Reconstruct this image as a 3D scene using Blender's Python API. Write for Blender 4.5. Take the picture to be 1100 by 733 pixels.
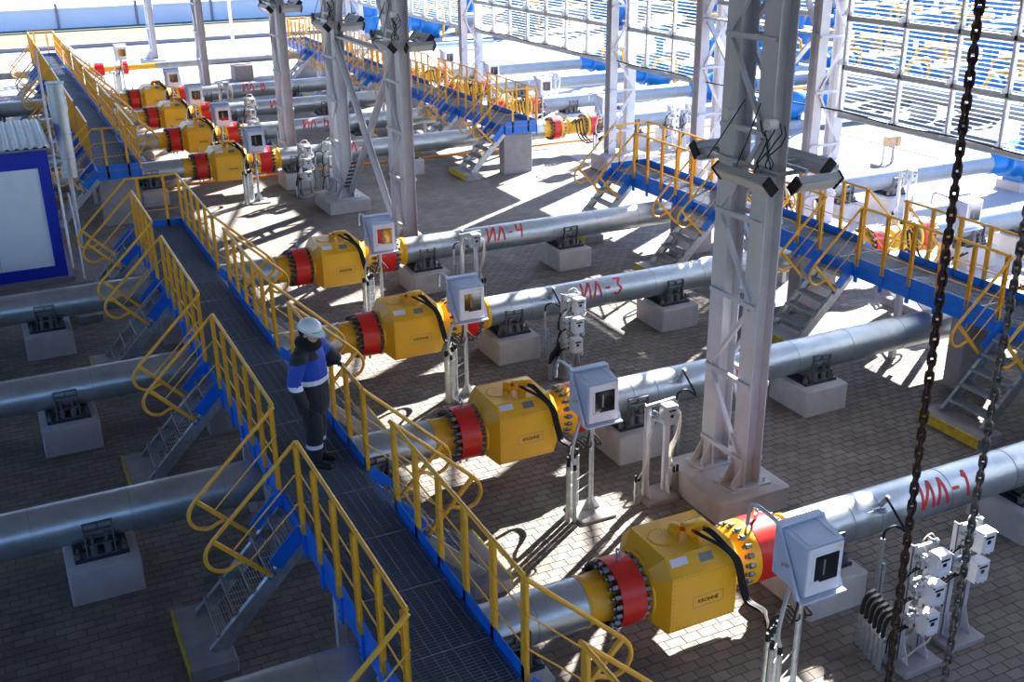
import bpy, math, random
from mathutils import Vector, Matrix, Quaternion
random.seed(7)
PI = math.pi
C = bpy.context.scene.collection
for _o in list(bpy.data.objects): bpy.data.objects.remove(_o)

# ------------------------------------------------------------------ camera, sky, sun, exposure
CAM_H = 7.9
YAW, PITCH, ROLL, FOCAL = math.radians(25.7776), math.radians(22.2638), math.radians(-0.6833), 1156.44
fwd = Vector((math.sin(YAW)*math.cos(PITCH), math.cos(YAW)*math.cos(PITCH), -math.sin(PITCH)))
rgt = Vector((math.cos(YAW), -math.sin(YAW), 0)); upv = rgt.cross(fwd)
r2 = math.cos(ROLL)*rgt + math.sin(ROLL)*upv
u2 = -math.sin(ROLL)*rgt + math.cos(ROLL)*upv
cd = bpy.data.cameras.new('camera'); cam = bpy.data.objects.new('camera', cd); C.objects.link(cam)
cam.matrix_world = Matrix(((r2.x, u2.x, -fwd.x, 0), (r2.y, u2.y, -fwd.y, 0), (r2.z, u2.z, -fwd.z, CAM_H), (0, 0, 0, 1)))
cd.sensor_width = 36; cd.lens = FOCAL/1100*36; cd.clip_end = 600; cd.clip_start = .05
bpy.context.scene.camera = cam
SUN_AZ, SUN_EL = math.radians(32), math.radians(31)
sunv = Vector((math.cos(SUN_EL)*math.cos(SUN_AZ), math.cos(SUN_EL)*math.sin(SUN_AZ), math.sin(SUN_EL)))
sd = bpy.data.lights.new('sun', 'SUN'); sd.energy = 24; sd.angle = math.radians(.53); sd.color = (1, .95, .88)
so = bpy.data.objects.new('sun', sd); C.objects.link(so); so.rotation_euler = sunv.to_track_quat('Z', 'Y').to_euler()
w = bpy.data.worlds.new('sky'); bpy.context.scene.world = w; w.use_nodes = True
nt = w.node_tree; sk = nt.nodes.new('ShaderNodeTexSky'); sk.sky_type = 'NISHITA'; sk.sun_disc = False
sk.sun_elevation = SUN_EL; sk.sun_rotation = PI/2 - SUN_AZ; sk.air_density = 1.2; sk.dust_density = .6
tn = nt.nodes.new('ShaderNodeMixRGB'); tn.blend_type = 'MULTIPLY'; tn.inputs[0].default_value = 1; tn.inputs[2].default_value = (.66, .86, 1.30, 1)
bg = nt.nodes['Background']; nt.links.new(sk.outputs[0], tn.inputs[1]); nt.links.new(tn.outputs[0], bg.inputs[0]); bg.inputs[1].default_value = .36
vs = bpy.context.scene.view_settings
vs.view_transform = 'Standard'; vs.look = 'None'; vs.gamma = 1; vs.use_curve_mapping = False; vs.exposure = 0.62
bpy.context.scene.cycles.max_bounces = 8
bpy.context.scene.cycles.diffuse_bounces = 5

# ------------------------------------------------------------------ materials
M = {}
def mat(name, col, rough=.5, metal=0., var=0., scale=6., bump=0., col2=None, spec=None, coat=0.):
    m = bpy.data.materials.new(name); m.use_nodes = True; n = m.node_tree; b = n.nodes['Principled BSDF']
    b.inputs['Roughness'].default_value = rough; b.inputs['Metallic'].default_value = metal
    b.inputs['Base Color'].default_value = (*col, 1)
    if spec is not None: b.inputs['Specular IOR Level'].default_value = spec
    if coat: b.inputs['Coat Weight'].default_value = coat
    if var or bump:
        g = n.nodes.new('ShaderNodeNewGeometry'); t = n.nodes.new('ShaderNodeTexNoise')
        t.inputs['Scale'].default_value = scale; t.inputs['Detail'].default_value = 5; t.inputs['Roughness'].default_value = .6
        n.links.new(g.outputs['Position'], t.inputs['Vector'])
        if var:
            r = n.nodes.new('ShaderNodeValToRGB'); e = r.color_ramp.elements
            c2 = col2 or tuple(c*(1-var) for c in col)
            e[0].position = .3; e[0].color = (*c2, 1); e[1].position = .7; e[1].color = (*[min(1, c*(1+var*.35)) for c in col], 1)
            n.links.new(t.outputs[0], r.inputs[0]); n.links.new(r.outputs[0], b.inputs['Base Color'])
        if bump:
            bp = n.nodes.new('ShaderNodeBump'); bp.inputs['Strength'].default_value = bump; bp.inputs['Distance'].default_value = .02
            n.links.new(t.outputs[0], bp.inputs['Height']); n.links.new(bp.outputs[0], b.inputs['Normal'])
    M[name] = m; return m
mat('pipe_cladding', (.46, .52, .56), .36, .75, .22, 3)
mat('pipe_outer', (.27, .30, .33), .5, .25, .12, 3)
mat('seam', (.34, .38, .41), .45, .7)
mat('galvanised', (.48, .52, .55), .42, .65, .3, 14)
mat('column_paint', (.50, .51, .56), .5, .1, .12, 3)
mat('wall_paint', (.50, .505, .54), .55, .1, .12, 3)
mat('saddle', (.17, .175, .185), .5, .5, .3, 20)
mat('yellow', (.88, .46, .012), .38, 0, .06, 4)
mat('rail_yellow', (.84, .41, .022), .42, 0, .12, 9)
mat('red', (.70, .018, .012), .34, 0, .1, 7)
mat('blue', (.004, .155, .66), .38, 0, .18, 7)
mat('valve_blue', (.002, .155, .46), .35, 0, .12, 7)
mat('trim_blue', (.004, .025, .42), .42, 0, .1, 6)
mat('bolt', (.16, .17, .19), .35, .8, .5, 30)
mat('dark_steel', (.045, .055, .075), .5, .6, .3, 20)
mat('grating', (.17, .21, .27), .45, .3, .2, 20)
mat('concrete', (.44, .43, .44), .85, 0, .16, 5, .3)
mat('concrete_dark', (.30, .29, .30), .85, 0, .2, 5, .3)
mat('pad_yellow', (.60, .46, .04), .7, 0, .35, 9)
mat('cable', (.012, .012, .014), .6, 0, 0, 6, 0, None, .25)
mat('grey_hose', (.50, .50, .47), .5, .1)
mat('pale_hose', (.62, .58, .48), .55)
mat('cab', (.50, .57, .70), .4, 0, .05, 4)
mat('cab_white', (.72, .74, .80), .42, 0, .04, 4)
mat('box_white', (.66, .67, .69), .4, 0, .08, 12)
mat('window_dark', (.008, .010, .014), .08, 0, 0, 1, 0, None, .8)
mat('label_white', (.68, .74, .85), .4)
mat('label_grey', (.20, .21, .22), .4, .4)
mat('black_ink', (.015, .015, .015), .5)
mat('red_paint', (.62, .02, .02), .5)
mat('orange_pipe', (.65, .22, .02), .45, 0, .1, 6)
mat('chain_rust', (.085, .045, .035), .55, .55, .5, 60, 0, (.02, .018, .02))
mat('chain_grey', (.18, .19, .21), .45, .75, .4, 40, 0, (.06, .04, .035))
mat('cabin_panel', (.78, .84, .88), .45, 0, .05, 2)
mat('cabin_roof', (.24, .27, .30), .45, .4, .2, 3)
mat('yard', (.33, .325, .315), .9, 0, .1, .35)
mat('gravel', (.155, .145, .13), .95, 0, .25, 1.2)
mat('sand', (.15, .112, .05), .95, 0, .14, .6)
mat('grass_green', (.03, .06, .045), .95, 0, .3, 2)
mat('fence_panel', (.55, .60, .66), .8, 0, .08, .4)
mat('kerb', (.20, .20, .22), .85, 0, .1, 1)
mat('roof_sheet', (.35, .36, .38), .6, .1, .1, 2)
mat('slat', (.80, .82, .83), .5, 0)
mat('wood', (.50, .34, .18), .7, 0, .3, 10)
mat('hazard_black', (.02, .02, .02), .5)
mat('skin', (.56, .33, .25), .5)
mat('navy', (.016, .018, .028), .75, 0, .3, 12, .25)
mat('royal', (.004, .055, .42), .65, 0, .22, 12, .25)
mat('reflective', (.66, .72, .82), .35, .1)
mat('helmet', (.66, .72, .78), .3)
mat('green_mark', (.12, .45, .10), .4)
mat('glove', (.012, .012, .014), .8)
mat('collar', (.010, .010, .012), .95)
mat('lamp_grey', (.42, .44, .46), .4, .4)
mat('lamp_glass', (.62, .64, .62), .15, .1)
mat('plate_tan', (.80, .62, .40), .5)  # even tan, used for the cabinet name plate
def emboss_red():
    m = M['red']
emboss_red()

# paving: brick cells tinted per stone, same grid as the paver geometry
BW, BH = .224, .142
def paving_material():
    m = bpy.data.materials.new('paving_stone'); m.use_nodes = True; n = m.node_tree; b = n.nodes['Principled BSDF']
    g = n.nodes.new('ShaderNodeNewGeometry'); br = n.nodes.new('ShaderNodeTexBrick')
    br.offset = .5; br.offset_frequency = 2; br.squash = 1
    br.inputs['Color1'].default_value = (.150, .136, .124, 1); br.inputs['Color2'].default_value = (.205, .188, .172, 1)
    br.inputs['Mortar'].default_value = (.085, .077, .07, 1)
    br.inputs['Scale'].default_value = 1; br.inputs['Mortar Size'].default_value = .0045; br.inputs['Mortar Smooth'].default_value = .1
    br.inputs['Brick Width'].default_value = BW; br.inputs['Row Height'].default_value = BH
    n.links.new(g.outputs['Position'], br.inputs['Vector'])
    t = n.nodes.new('ShaderNodeTexNoise'); t.inputs['Scale'].default_value = .9; t.inputs['Detail'].default_value = 8; t.inputs['Roughness'].default_value = .65
    n.links.new(g.outputs['Position'], t.inputs['Vector'])
    r = n.nodes.new('ShaderNodeValToRGB'); r.color_ramp.elements[0].position = .3; r.color_ramp.elements[0].color = (.68, .64, .6, 1)
    r.color_ramp.elements[1].position = .72; r.color_ramp.elements[1].color = (1.15, 1.14, 1.12, 1)
    n.links.new(t.outputs[0], r.inputs[0])
    mx = n.nodes.new('ShaderNodeMixRGB'); mx.blend_type = 'MULTIPLY'; mx.inputs[0].default_value = 1
    n.links.new(br.outputs['Color'], mx.inputs[1]); n.links.new(r.outputs[0], mx.inputs[2]); n.links.new(mx.outputs[0], b.inputs['Base Color'])
    bp = n.nodes.new('ShaderNodeBump'); bp.inputs['Strength'].default_value = .25; bp.inputs['Distance'].default_value = .01
    t2 = n.nodes.new('ShaderNodeTexNoise'); t2.inputs['Scale'].default_value = 60; n.links.new(g.outputs['Position'], t2.inputs['Vector'])
    n.links.new(t2.outputs[0], bp.inputs['Height']); n.links.new(bp.outputs[0], b.inputs['Normal'])
    b.inputs['Roughness'].default_value = .85; M['paving'] = m
paving_material()

# ------------------------------------------------------------------ mesh builder
def V(*a): return Vector(a)
class MB:
    def __init__(s): s.v = []; s.f = []; s.m = []; s.mats = []
    def mi(s, m):
        if m is None: return 0
        if m not in s.mats: s.mats.append(m)
        return s.mats.index(m)
    def raw(s, vs, fs, m=None):
        k = len(s.v); s.v += [tuple(p) for p in vs]; i = s.mi(m)
        for f in fs: s.f.append([k+j for j in f]); s.m.append(i)
        return s
    def box(s, x0, x1, y0, y1, z0, z1, m=None):
        return s.raw([(x0,y0,z0),(x1,y0,z0),(x1,y1,z0),(x0,y1,z0),(x0,y0,z1),(x1,y0,z1),(x1,y1,z1),(x0,y1,z1)],
                     [(3,2,1,0),(4,5,6,7),(0,1,5,4),(1,2,6,5),(2,3,7,6),(3,0,4,7)], m)
    def cbox(s, x0, x1, y0, y1, z0, z1, c=.02, m=None):       # block with chamfered top edges and vertical corners
        def ring(d, z): return [(x0+d+c,y0+d,z),(x1-d-c,y0+d,z),(x1-d,y0+d+c,z),(x1-d,y1-d-c,z),(x1-d-c,y1-d,z),(x0+d+c,y1-d,z),(x0+d,y1-d-c,z),(x0+d,y0+d+c,z)]
        vs = ring(0, z0)+ring(0, z1-c)+ring(c, z1)
        fs = [tuple(reversed(range(8))), tuple(range(16, 24))]
        for k in (0, 8):
            for i in range(8): fs.append((k+i, k+(i+1)%8, k+8+(i+1)%8, k+8+i))
        return s.raw(vs, fs, m)
    def bar(s, p, q, w, h, up=(0,0,1), m=None):                # rectangular bar, w sideways, h along up
        p, q, up = Vector(p), Vector(q), Vector(up); d = (q-p).normalized(); a = d.cross(up)
        if a.length < 1e-5: a = d.cross(Vector((1,0,0)))
        a.normalize(); b = a.cross(d); a = a*w/2; b = b*h/2
        vs = [p-a-b, p+a-b, p+a+b, p-a+b, q-a-b, q+a-b, q+a+b, q-a+b]
        return s.raw(vs, [(0,1,2,3),(7,6,5,4),(4,5,1,0),(5,6,2,1),(6,7,3,2),(7,4,0,3)], m)
    def cyl(s, p, q, r, n=12, r1=None, m=None, caps=True):
        return s.tube([p, q], [r, r if r1 is None else r1], n, m, caps)
    def tube(s, pts, r, n=8, m=None, caps=True, closed=False):
        pts = [Vector(p) for p in pts]; N = len(pts)
        R = r if isinstance(r, (list, tuple)) else [r]*N
        vs = []; prev = None
        for i, p in enumerate(pts):
            if closed: t = pts[(i+1)%N]-pts[i-1]
            else: t = pts[min(i+1, N-1)]-pts[max(i-1, 0)]
            if t.length < 1e-9: t = Vector((0,0,1))
            t.normalize()
            if prev is None:
                a = t.cross(Vector((0,0,1)))
                if a.length < 1e-3: a = t.cross(Vector((1,0,0)))
            else: a = prev-t*prev.dot(t)
            a.normalize(); prev = a; b = t.cross(a)
            for k in range(n):
                an = 2*PI*k/n; vs.append(p+(a*math.cos(an)+b*math.sin(an))*R[i])
        fs = []
        for i in range(N if closed else N-1):
            j = (i+1) % N
            for k in range(n): fs.append((i*n+k, i*n+(k+1)%n, j*n+(k+1)%n, j*n+k))
        if caps and not closed: fs += [tuple(reversed(range(n))), tuple((N-1)*n+k for k in range(n))]
        return s.raw(vs, fs, m)
    def xring(s, x0, x1, y, z, R, r, n=32, m=None):            # annular ring about the X axis
        vs = []
        for x, q in ((x0,r),(x0,R),(x1,R),(x1,r)):
            for k in range(n):
                a = 2*PI*k/n; vs.append((x, y+q*math.cos(a), z+q*math.sin(a)))
        fs = []
        for i in range(4):
            j = (i+1) % 4
            for k in range(n): fs.append((i*n+k, j*n+k, j*n+(k+1)%n, i*n+(k+1)%n))
        return s.raw(vs, fs, m)
    def xlathe(s, prof, y, z, n=32, m=None, caps=True):        # profile [(x, r)]
        vs = []
        for x, r in prof:
            for k in range(n):
                a = 2*PI*k/n; vs.append((x, y+r*math.cos(a), z+r*math.sin(a)))
        fs = []
        for i in range(len(prof)-1):
            for k in range(n): fs.append((i*n+k, (i+1)*n+k, (i+1)*n+(k+1)%n, i*n+(k+1)%n))
        if caps: fs += [tuple(range(n)), tuple(reversed([(len(prof)-1)*n+k for k in range(n)]))]
        return s.raw(vs, fs, m)
    def sphere(s, c, r, m=None, n=12, h=8, sc=(1,1,1)):
        vs = [(c[0], c[1], c[2]-r*sc[2])]
        for i in range(1, h):
            a = -PI/2+PI*i/h
            for k in range(n): vs.append((c[0]+r*sc[0]*math.cos(a)*math.cos(2*PI*k/n), c[1]+r*sc[1]*math.cos(a)*math.sin(2*PI*k/n), c[2]+r*sc[2]*math.sin(a)))
        vs.append((c[0], c[1], c[2]+r*sc[2])); fs = []
        for k in range(n): fs.append((0, 1+(k+1)%n, 1+k)); fs.append((len(vs)-1, len(vs)-1-n+k, len(vs)-1-n+(k+1)%n))
        for i in range(h-2):
            for k in range(n): fs.append((1+i*n+k, 1+i*n+(k+1)%n, 1+(i+1)*n+(k+1)%n, 1+(i+1)*n+k))
        return s.raw(vs, fs, m)
    def ibeam(s, x, y, z0, z1, w, d, t=.018, m=None, axis='x'):   # flanges face +-axis
        if axis == 'x':
            s.box(x-d/2, x-d/2+t, y-w/2, y+w/2, z0, z1, m); s.box(x+d/2-t, x+d/2, y-w/2, y+w/2, z0, z1, m); s.box(x-d/2+t, x+d/2-t, y-t/2, y+t/2, z0, z1, m)
        else:
            s.box(x-w/2, x+w/2, y-d/2, y-d/2+t, z0, z1, m); s.box(x-w/2, x+w/2, y+d/2-t, y+d/2, z0, z1, m); s.box(x-t/2, x+t/2, y-d/2+t, y+d/2-t, z0, z1, m)
        return s
    def mesh(s, name, m, smooth=True, off=(0,0,0)):
        me = bpy.data.meshes.new(name); ox, oy, oz = off
        me.from_pydata([(a-ox, b-oy, c-oz) for a, b, c in s.v], [], s.f)
        for q in (s.mats or [m]): me.materials.append(M[q])
        if len(s.mats) > 1: me.polygons.foreach_set('material_index', s.m)
        if smooth:
            me.polygons.foreach_set('use_smooth', [True]*len(s.f)); me.update()
            me.set_sharp_from_angle(angle=math.radians(38))
        me.update(); return me
def put(name, me, parent=None, loc=(0,0,0)):
    o = bpy.data.objects.new(name, me); o.location = loc; C.objects.link(o)
    if parent: o.parent = parent
    return o
def tag(o, label=None, cat=None, group=None, kind=None):
    if label: o['label'] = label
    if cat: o['category'] = cat
    if group: o['group'] = group
    if kind: o['kind'] = kind
    return o
class T:                                                        # a thing: an Empty at its base, parts in world coordinates
    def __init__(s, name, label, cat, loc=(0,0,0), group=None, kind=None):
        s.o = bpy.data.objects.new(name, None); s.o.empty_display_size = .2; C.objects.link(s.o); s.o.location = loc
        s.loc = loc; tag(s.o, label, cat, group, kind)
    def part(s, name, mb, m, parent=None, label=None, kind=None, smooth=True):
        o = put(name, mb.mesh(name, m, smooth, s.loc), parent or s.o); tag(o, label, None, None, kind); return o
def single(name, mb, m, label=None, cat=None, group=None, kind=None, smooth=True):
    o = put(name, mb.mesh(name, m, smooth)); return tag(o, label, cat, group, kind)
def dup(o, loc, label=None, group=None, name=None):
    def cp(a, par):
        c = a.copy(); C.objects.link(c); c.parent = par
        for ch in a.children: cp(ch, c)
        return c
    r = cp(o, None); r.location = loc
    if label: r['label'] = label
    if group: r['group'] = group
    return r
ORD = ['first','second','third','fourth','fifth','sixth','seventh','eighth','ninth','tenth']

# ------------------------------------------------------------------ setting: floor, yard, fence, roof, walls
X_IN0, X_IN1, Y_IN0, Y_IN1 = -12., 17.2, -8., 56.
fl = T('floor', 'dark grey interlocking paving of the hall floor', None, (0,0,0), None, 'structure')
fb = MB().box(X_IN0, X_IN1, Y_IN0, Y_IN1, -.10, -.008); fl.part('paving_bed', fb, 'paving', smooth=False)
# beyond the modelled stones the bed rises to paver level
PX0, PX1, PY0, PY1 = -1.2, 17.0, 5.2, 25.0
far = MB().box(X_IN0, X_IN1, PY1, Y_IN1, -.008, 0); far.box(X_IN0, PX0, Y_IN0, PY1, -.008, 0); far.box(PX0, X_IN1, Y_IN0, PY0, -.008, 0); far.box(PX1, X_IN1, PY0, PY1, -.008, 0)
tag(fl.part('paving_field', far, 'paving', smooth=False), kind='stuff')
def proj_in(x, y, z=0):
    d = Vector((x, y, z-CAM_H)); c = -d.dot(-fwd)
    return 550+FOCAL*d.dot(r2)/c, 366.5-FOCAL*d.dot(u2)/c
pav = []
r0, r1 = int(PY0/BH)+1, int(PY1/BH)
for r in range(r0, r1):
    off = BW/2 if r % 2 == 0 else 0
    for k in range(int((PX0+off)/BW)-1, int((PX1+off)/BW)+1):
        x0 = k*BW-off; x1 = x0+BW
        if x0 < PX0 or x1 > PX1: continue
        pav.append((x0, r*BH))
vis = []
for x, y in pav:
    a, b = proj_in(x+BW/2, y+BH/2)
    if 0 < a < 1100 and 0 < b < 733 and not (2.2 < x < 3.5): vis.append((-b, x, y))
vis.sort(); near = set((x, y) for _, x, y in vis if x > 5.2)
near = sorted(near, key=lambda p: (p[0]-9)**2*.6+(p[1]-9)**2)[:300]; nearset = set(near)
g = .0025
def paver(mb, x, y, dz):
    c = .005; h = BW; d = BH
    o = [(x+g,y+g),(x+h-g,y+g),(x+h-g,y+d-g),(x+g,y+d-g)]; i = [(x+g+c,y+g+c),(x+h-g-c,y+g+c),(x+h-g-c,y+d-g-c),(x+g+c,y+d-g-c)]
    vs = [(a,b,-.009) for a,b in o]+[(a,b,-.003+dz) for a,b in o]+[(a,b,dz) for a,b in i]
    fs = [(8,9,10,11)]
    for k in range(4):
        fs.append((k,(k+1)%4,4+(k+1)%4,4+k)); fs.append((4+k,4+(k+1)%4,8+(k+1)%4,8+k))
    mb.raw(vs, fs)
pm = MB(); paver(pm, 0, 0, 0); pme = pm.mesh('paving_stone', 'paving', False)
for x, y in near: put('paving_stone', pme, fl.o, (x, y, random.uniform(-.0015, .0015)))
pj = MB()
for x, y in pav:
    if (x, y) not in nearset: paver(pj, x, y, random.uniform(-.0018, .0018))
fl.part('paving_stones', pj, 'paving', smooth=False, kind='stuff')

yard = T('ground', 'pale concrete yard around the hall', None, (0,0,0), None, 'structure')
yb = MB().box(X_IN1, 140, -20, 190, -.12, -.02); yb.box(-60, X_IN1, Y_IN1, 190, -.12, -.02); yb.box(-60, X_IN0, -20, Y_IN1, -.12, -.02)
yard.part('yard_slab', yb, 'yard', smooth=False)
gv = MB().box(27.5, 138, -10, 70.5, -.02, .0); tag(yard.part('gravel_bed', gv, 'gravel', smooth=False), kind='stuff')
sn = MB().box(-40, 140, 71.5, 80.5, -.02, .05); yard.part('sand_strip', sn, 'sand', smooth=False, label='strip of yellow sand')
kb = MB().box(-40, 140, 70.9, 71.5, -.02, .22); yard.part('kerb', kb, 'kerb', smooth=False)
gr = MB().box(-40, 140, 80.3, 82.2, -.02, .12); tag(yard.part('grass_verge', gr, 'grass_green', smooth=False), kind='stuff')
fn = T('perimeter_fence', 'pale blue-grey concrete panel fence beyond the yard', 'fence', (20,82,0))
for k in range(34):
    x = -36+k*5.2
    b = MB().box(x, x+5.12, 82.2, 82.4, 0, 1.35); b.box(x, x+5.12, 82.16, 82.44, 1.35, 1.45)
    fn.part('fence_panel', b, 'fence_panel', smooth=False)
    b = MB().box(x-.12, x+.04, 82.1, 82.5, 0, 1.75); fn.part('fence_post', b, 'kerb', smooth=False)
fr = MB(); fr.tube([(-40, 82.3, 1.72), (140, 82.3, 1.72)], .03, 6); fn.part('fence_rail', fr, 'kerb')
bk = MB().box(-60, 140, 84, 190, -.02, .3); yard.part('far_field', bk, 'fence_panel', smooth=False, label='pale bluish open field beyond the fence')

ROOF_Z = 9.5
cl = T('ceiling', 'grey sheet roof of the open hall', None, (0,0,ROOF_Z), None, 'structure')
rb = MB().box(-13, 18.3, -8, 56, ROOF_Z+.35, ROOF_Z+.45); cl.part('roof_sheet', rb, 'roof_sheet', smooth=False)
eb = MB().box(17.5, 17.9, -8, 56, ROOF_Z, ROOF_Z+.35); eb.box(-13, -12.7, -8, 56, ROOF_Z-.3, ROOF_Z+.35); cl.part('eaves_beam', eb, 'column_paint', smooth=False)
tb = MB()
for y in (-2, 5, 10.8, 17, 23.7, 28.5, 34.3, 41, 47.5, 54): tb.box(-12.5, 17.6, y-.08, y+.08, ROOF_Z+.05, ROOF_Z+.35)
cl.part('roof_beam', tb, 'column_paint', smooth=False)

lw = T('wall_left', 'unseen sheet wall on the left, open band shaped to control sky light', None, (-12.9,20,0), None, 'structure')
lw.part('wall_sheet', MB().box(-13, -12.9, -8, 56, 0, 3.6).box(-13, -12.9, -8, 56, 6.4, ROOF_Z), 'roof_sheet', smooth=False)  # out of view; open band sized to control the blue sky fill
nw = T('wall_near', 'unseen sheet wall behind the camera, open band shaped for pipe highlights', None, (0,-8,0), None, 'structure')
nw.part('wall_sheet', MB().box(-13, 18, -8.1, -8, 0, 4.0).box(-13, 18, -8.1, -8, 6.4, ROOF_Z+.3), 'roof_sheet', smooth=False)  # out of view; band left open so the pipes catch a sky highlight
# right-hand wall: louvred bands hung between laced columns
WX = 17.75
wl = T('wall_right', 'louvred steel wall on the right of the hall', None, (WX,20,0), None, 'structure')
ROWS = [3.25, 4.32, 5.39, 6.46, 7.4]
def louvre(y0, y1, mull, zr=ROWS):
    for i, z in enumerate(zr):
        b = MB().box(WX-.06, WX+.05, y0, y1, z-.05, z+.05); b.box(WX-.16, WX-.06, y0, y1, z-.055, z-.045); wl.part('louvre_rail', b, 'wall_paint', smooth=False)
    for y in [y0+.03]+mull+[y1-.03]:
        b = MB().box(WX-.06, WX+.04, y-.035, y+.035, zr[0]+.05, zr[-1]); wl.part('mullion', b, 'wall_paint', smooth=False)
        b = MB()
        for z in zr[:-1]:                                       # triangular gusset above each rail
            b.raw([(WX-.07,y-.01,z+.05),(WX-.26,y-.01,z+.05),(WX-.07,y-.01,z+.24),(WX-.07,y+.01,z+.05),(WX-.26,y+.01,z+.05),(WX-.07,y+.01,z+.24)],
                  [(0,2,1),(3,4,5),(0,1,4,3),(1,2,5,4),(2,0,3,5)])
        wl.part('gusset', b, 'wall_paint', smooth=False)
    for i in range(len(zr)-1):
        b = MB(); z = zr[i]+.10
        while z < zr[i+1]-.04:
            b.bar((WX-.002, y0, z), (WX-.002, y1, z), .080, .005, Vector((.423, 0, .906)))
            z += .088
        wl.part('louvre_slats', b, 'slat', kind='stuff', smooth=False)
louvre(29.55, 39.7, [30.9+1.42*k for k in range(6)])
louvre(40.8, 54.5, [42.2+1.42*k for k in range(9)])
louvre(24.75, 28.45, [26.05, 27.4])
louvre(5.4, 19.2, [6.6, 7.9, 9.25, 10.6, 11.95, 13.3, 14.65, 16.0, 17.45])
louvre(20.0, 24.1, [21.4, 22.8], [5.39, 6.46, 7.4])
louvre(-8, 4.4, [-6.5+1.35*k for k in range(8)])
b = MB()
for y0, y1 in ((28.9, 40.2), (24.3, 28.9), (19.75, 24.3), (4.9, 19.75), (40.2, 54.9)):
    n = max(1, round((y1-y0)/5.2)); s = (y1-y0)/n
    for k in range(n):
        a, c = y0+k*s, y0+(k+1)*s
        b.bar((WX+.12, a, 9.4), (WX+.12, c, 7.45), .09, .09)
wl.part('low_shade_sheet', MB().box(WX-.02, WX+.04, -8, 13.3, 0, 3.2), 'roof_sheet', smooth=False)  # unseen sheet added to keep low sun off the floor below the louvres
wl.part('upper_cladding', MB().box(WX+.18, WX+.24, -8, 56, 9.42, ROOF_Z+.35), 'roof_sheet', smooth=False)
wl.part('eaves_brace', b, 'wall_paint', smooth=False)
b = MB().tube([(WX-.2, y, 3.37-.05*math.sin((y-5)*.9)**2) for y in [5+.7*k for k in range(50)]], .018, 6); wl.part('wall_cable', b, 'cable')

# ------------------------------------------------------------------ columns
def lacing(t, x, ya, yb, z0, z1, step, m, face=-1, axis='y'):
    z = z0; flip = False
    while z < z1:
        b = MB()
        if axis == 'y':
            b.box(x-.025, x+.03, ya-.12, yb+.12, z-.03, z+.03); t.part('batten_bar', b, m, smooth=False)
            b = MB(); p, q = ((x, ya, z+.06), (x, yb, min(z+step-.06, z1))); 
            if flip: p, q = (x, yb, z+.06), (x, ya, min(z+step-.06, z1))
            b.bar(p, q, .05, .06, (1,0,0))
        else:
            b.box(ya-.12, yb+.12, x-.03, x+.025, z-.03, z+.03); t.part('batten_bar', b, m, smooth=False)
            b = MB(); p, q = ((ya, x, z+.06), (yb, x, min(z+step-.06, z1)))
            if flip: p, q = (yb, x, z+.06), (ya, x, min(z+step-.06, z1))
            b.bar(p, q, .05, .06, (0,1,0))
        t.part('lacing_bar', b, m, smooth=False); flip = not flip; z += step
def main_column(y, label, x=8.62):
    t = T('steel_column', label, 'column', (x, y, .35), 'laced steel columns standing among the pipelines')
    for s in (-1, 1):
        b = MB().ibeam(x, y+s*.36, .37, ROOF_Z+.2, .30, .27); t.part('column_leg', b, 'column_paint', smooth=False)
        b = MB()
        for q in (-.10, .10): b.raw([(x-.14,y+s*.36+q,.37),(x-.34,y+s*.36+q,.37),(x-.14,y+s*.36+q,.72),(x-.14,y+s*.36+q+.014,.37),(x-.34,y+s*.36+q+.014,.37),(x-.14,y+s*.36+q+.014,.72)], [(0,2,1),(3,4,5),(0,1,4,3),(1,2,5,4),(2,0,3,5)])
        t.part('base_gusset', b, 'column_paint', smooth=False)
        b = MB().box(x-.38, x+.3, y+s*.36-.2, y+s*.36+.2, .35, .375)
        for dx in (-.3, .22):
            for dy in (-.14, .14): b.cyl((x+dx, y+s*.36+dy, .375), (x+dx, y+s*.36+dy, .44), .022, 6)
        t.part('base_plate', b, 'column_paint', smooth=False)
    for xs in (x-.15, x+.15): lacing(t, xs, y-.36, y+.36, .75, ROOF_Z-.3, 1.12, 'column_paint')
    p = MB().cbox(x-.66, x+.52, y-.72, y+.72, -.05, .35, .03)
    single('concrete_plinth', p, 'concrete', 'square concrete plinth under the '+label.split(' ', 1)[1].replace('laced steel column', 'column') if False else 'concrete plinth carrying the '+label[0].lower()+label[1:], 'plinth', 'concrete plinths under the columns')
    return t
main_column(10.8, 'large laced steel column right of the second meter')
ca = main_column(23.7, 'laced steel column at the right foot of the cross brace')
main_column(28.5, 'laced steel column at the left end of the cross brace')
main_column(34.3, 'single laced column left of the braced pair')
main_column(47.5, 'thin distant laced column, second from the left')
main_column(61.2, 'outermost laced column, far left in the yard')
br = T('cross_brace', 'grey steel cross brace joining two columns, black-yellow stripes at its foot', 'brace', (8.62, 26.1, .4))
for nm, p, q in (('strut', (8.62, 24.1, 4.67), (8.62, 28.2, 4.67)), ('brace_bar', (8.55, 24.15, .5), (8.55, 28.1, 4.55)), ('brace_bar', (8.69, 28.1, .5), (8.69, 24.15, 4.55)),
                 ('brace_bar', (8.62, 28.1, 4.8), (8.62, 26.15, 8.8)), ('brace_bar', (8.62, 24.15, 4.8), (8.62, 26.1, 8.8))):
    b = MB().bar(p, q, .05, .17, (1,0,0)); b.bar(V(*p)+V(.06,0,0), V(*q)+V(.06,0,0), .14, .02, (1,0,0)) ; br.part(nm, b, 'column_paint', smooth=False)
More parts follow.
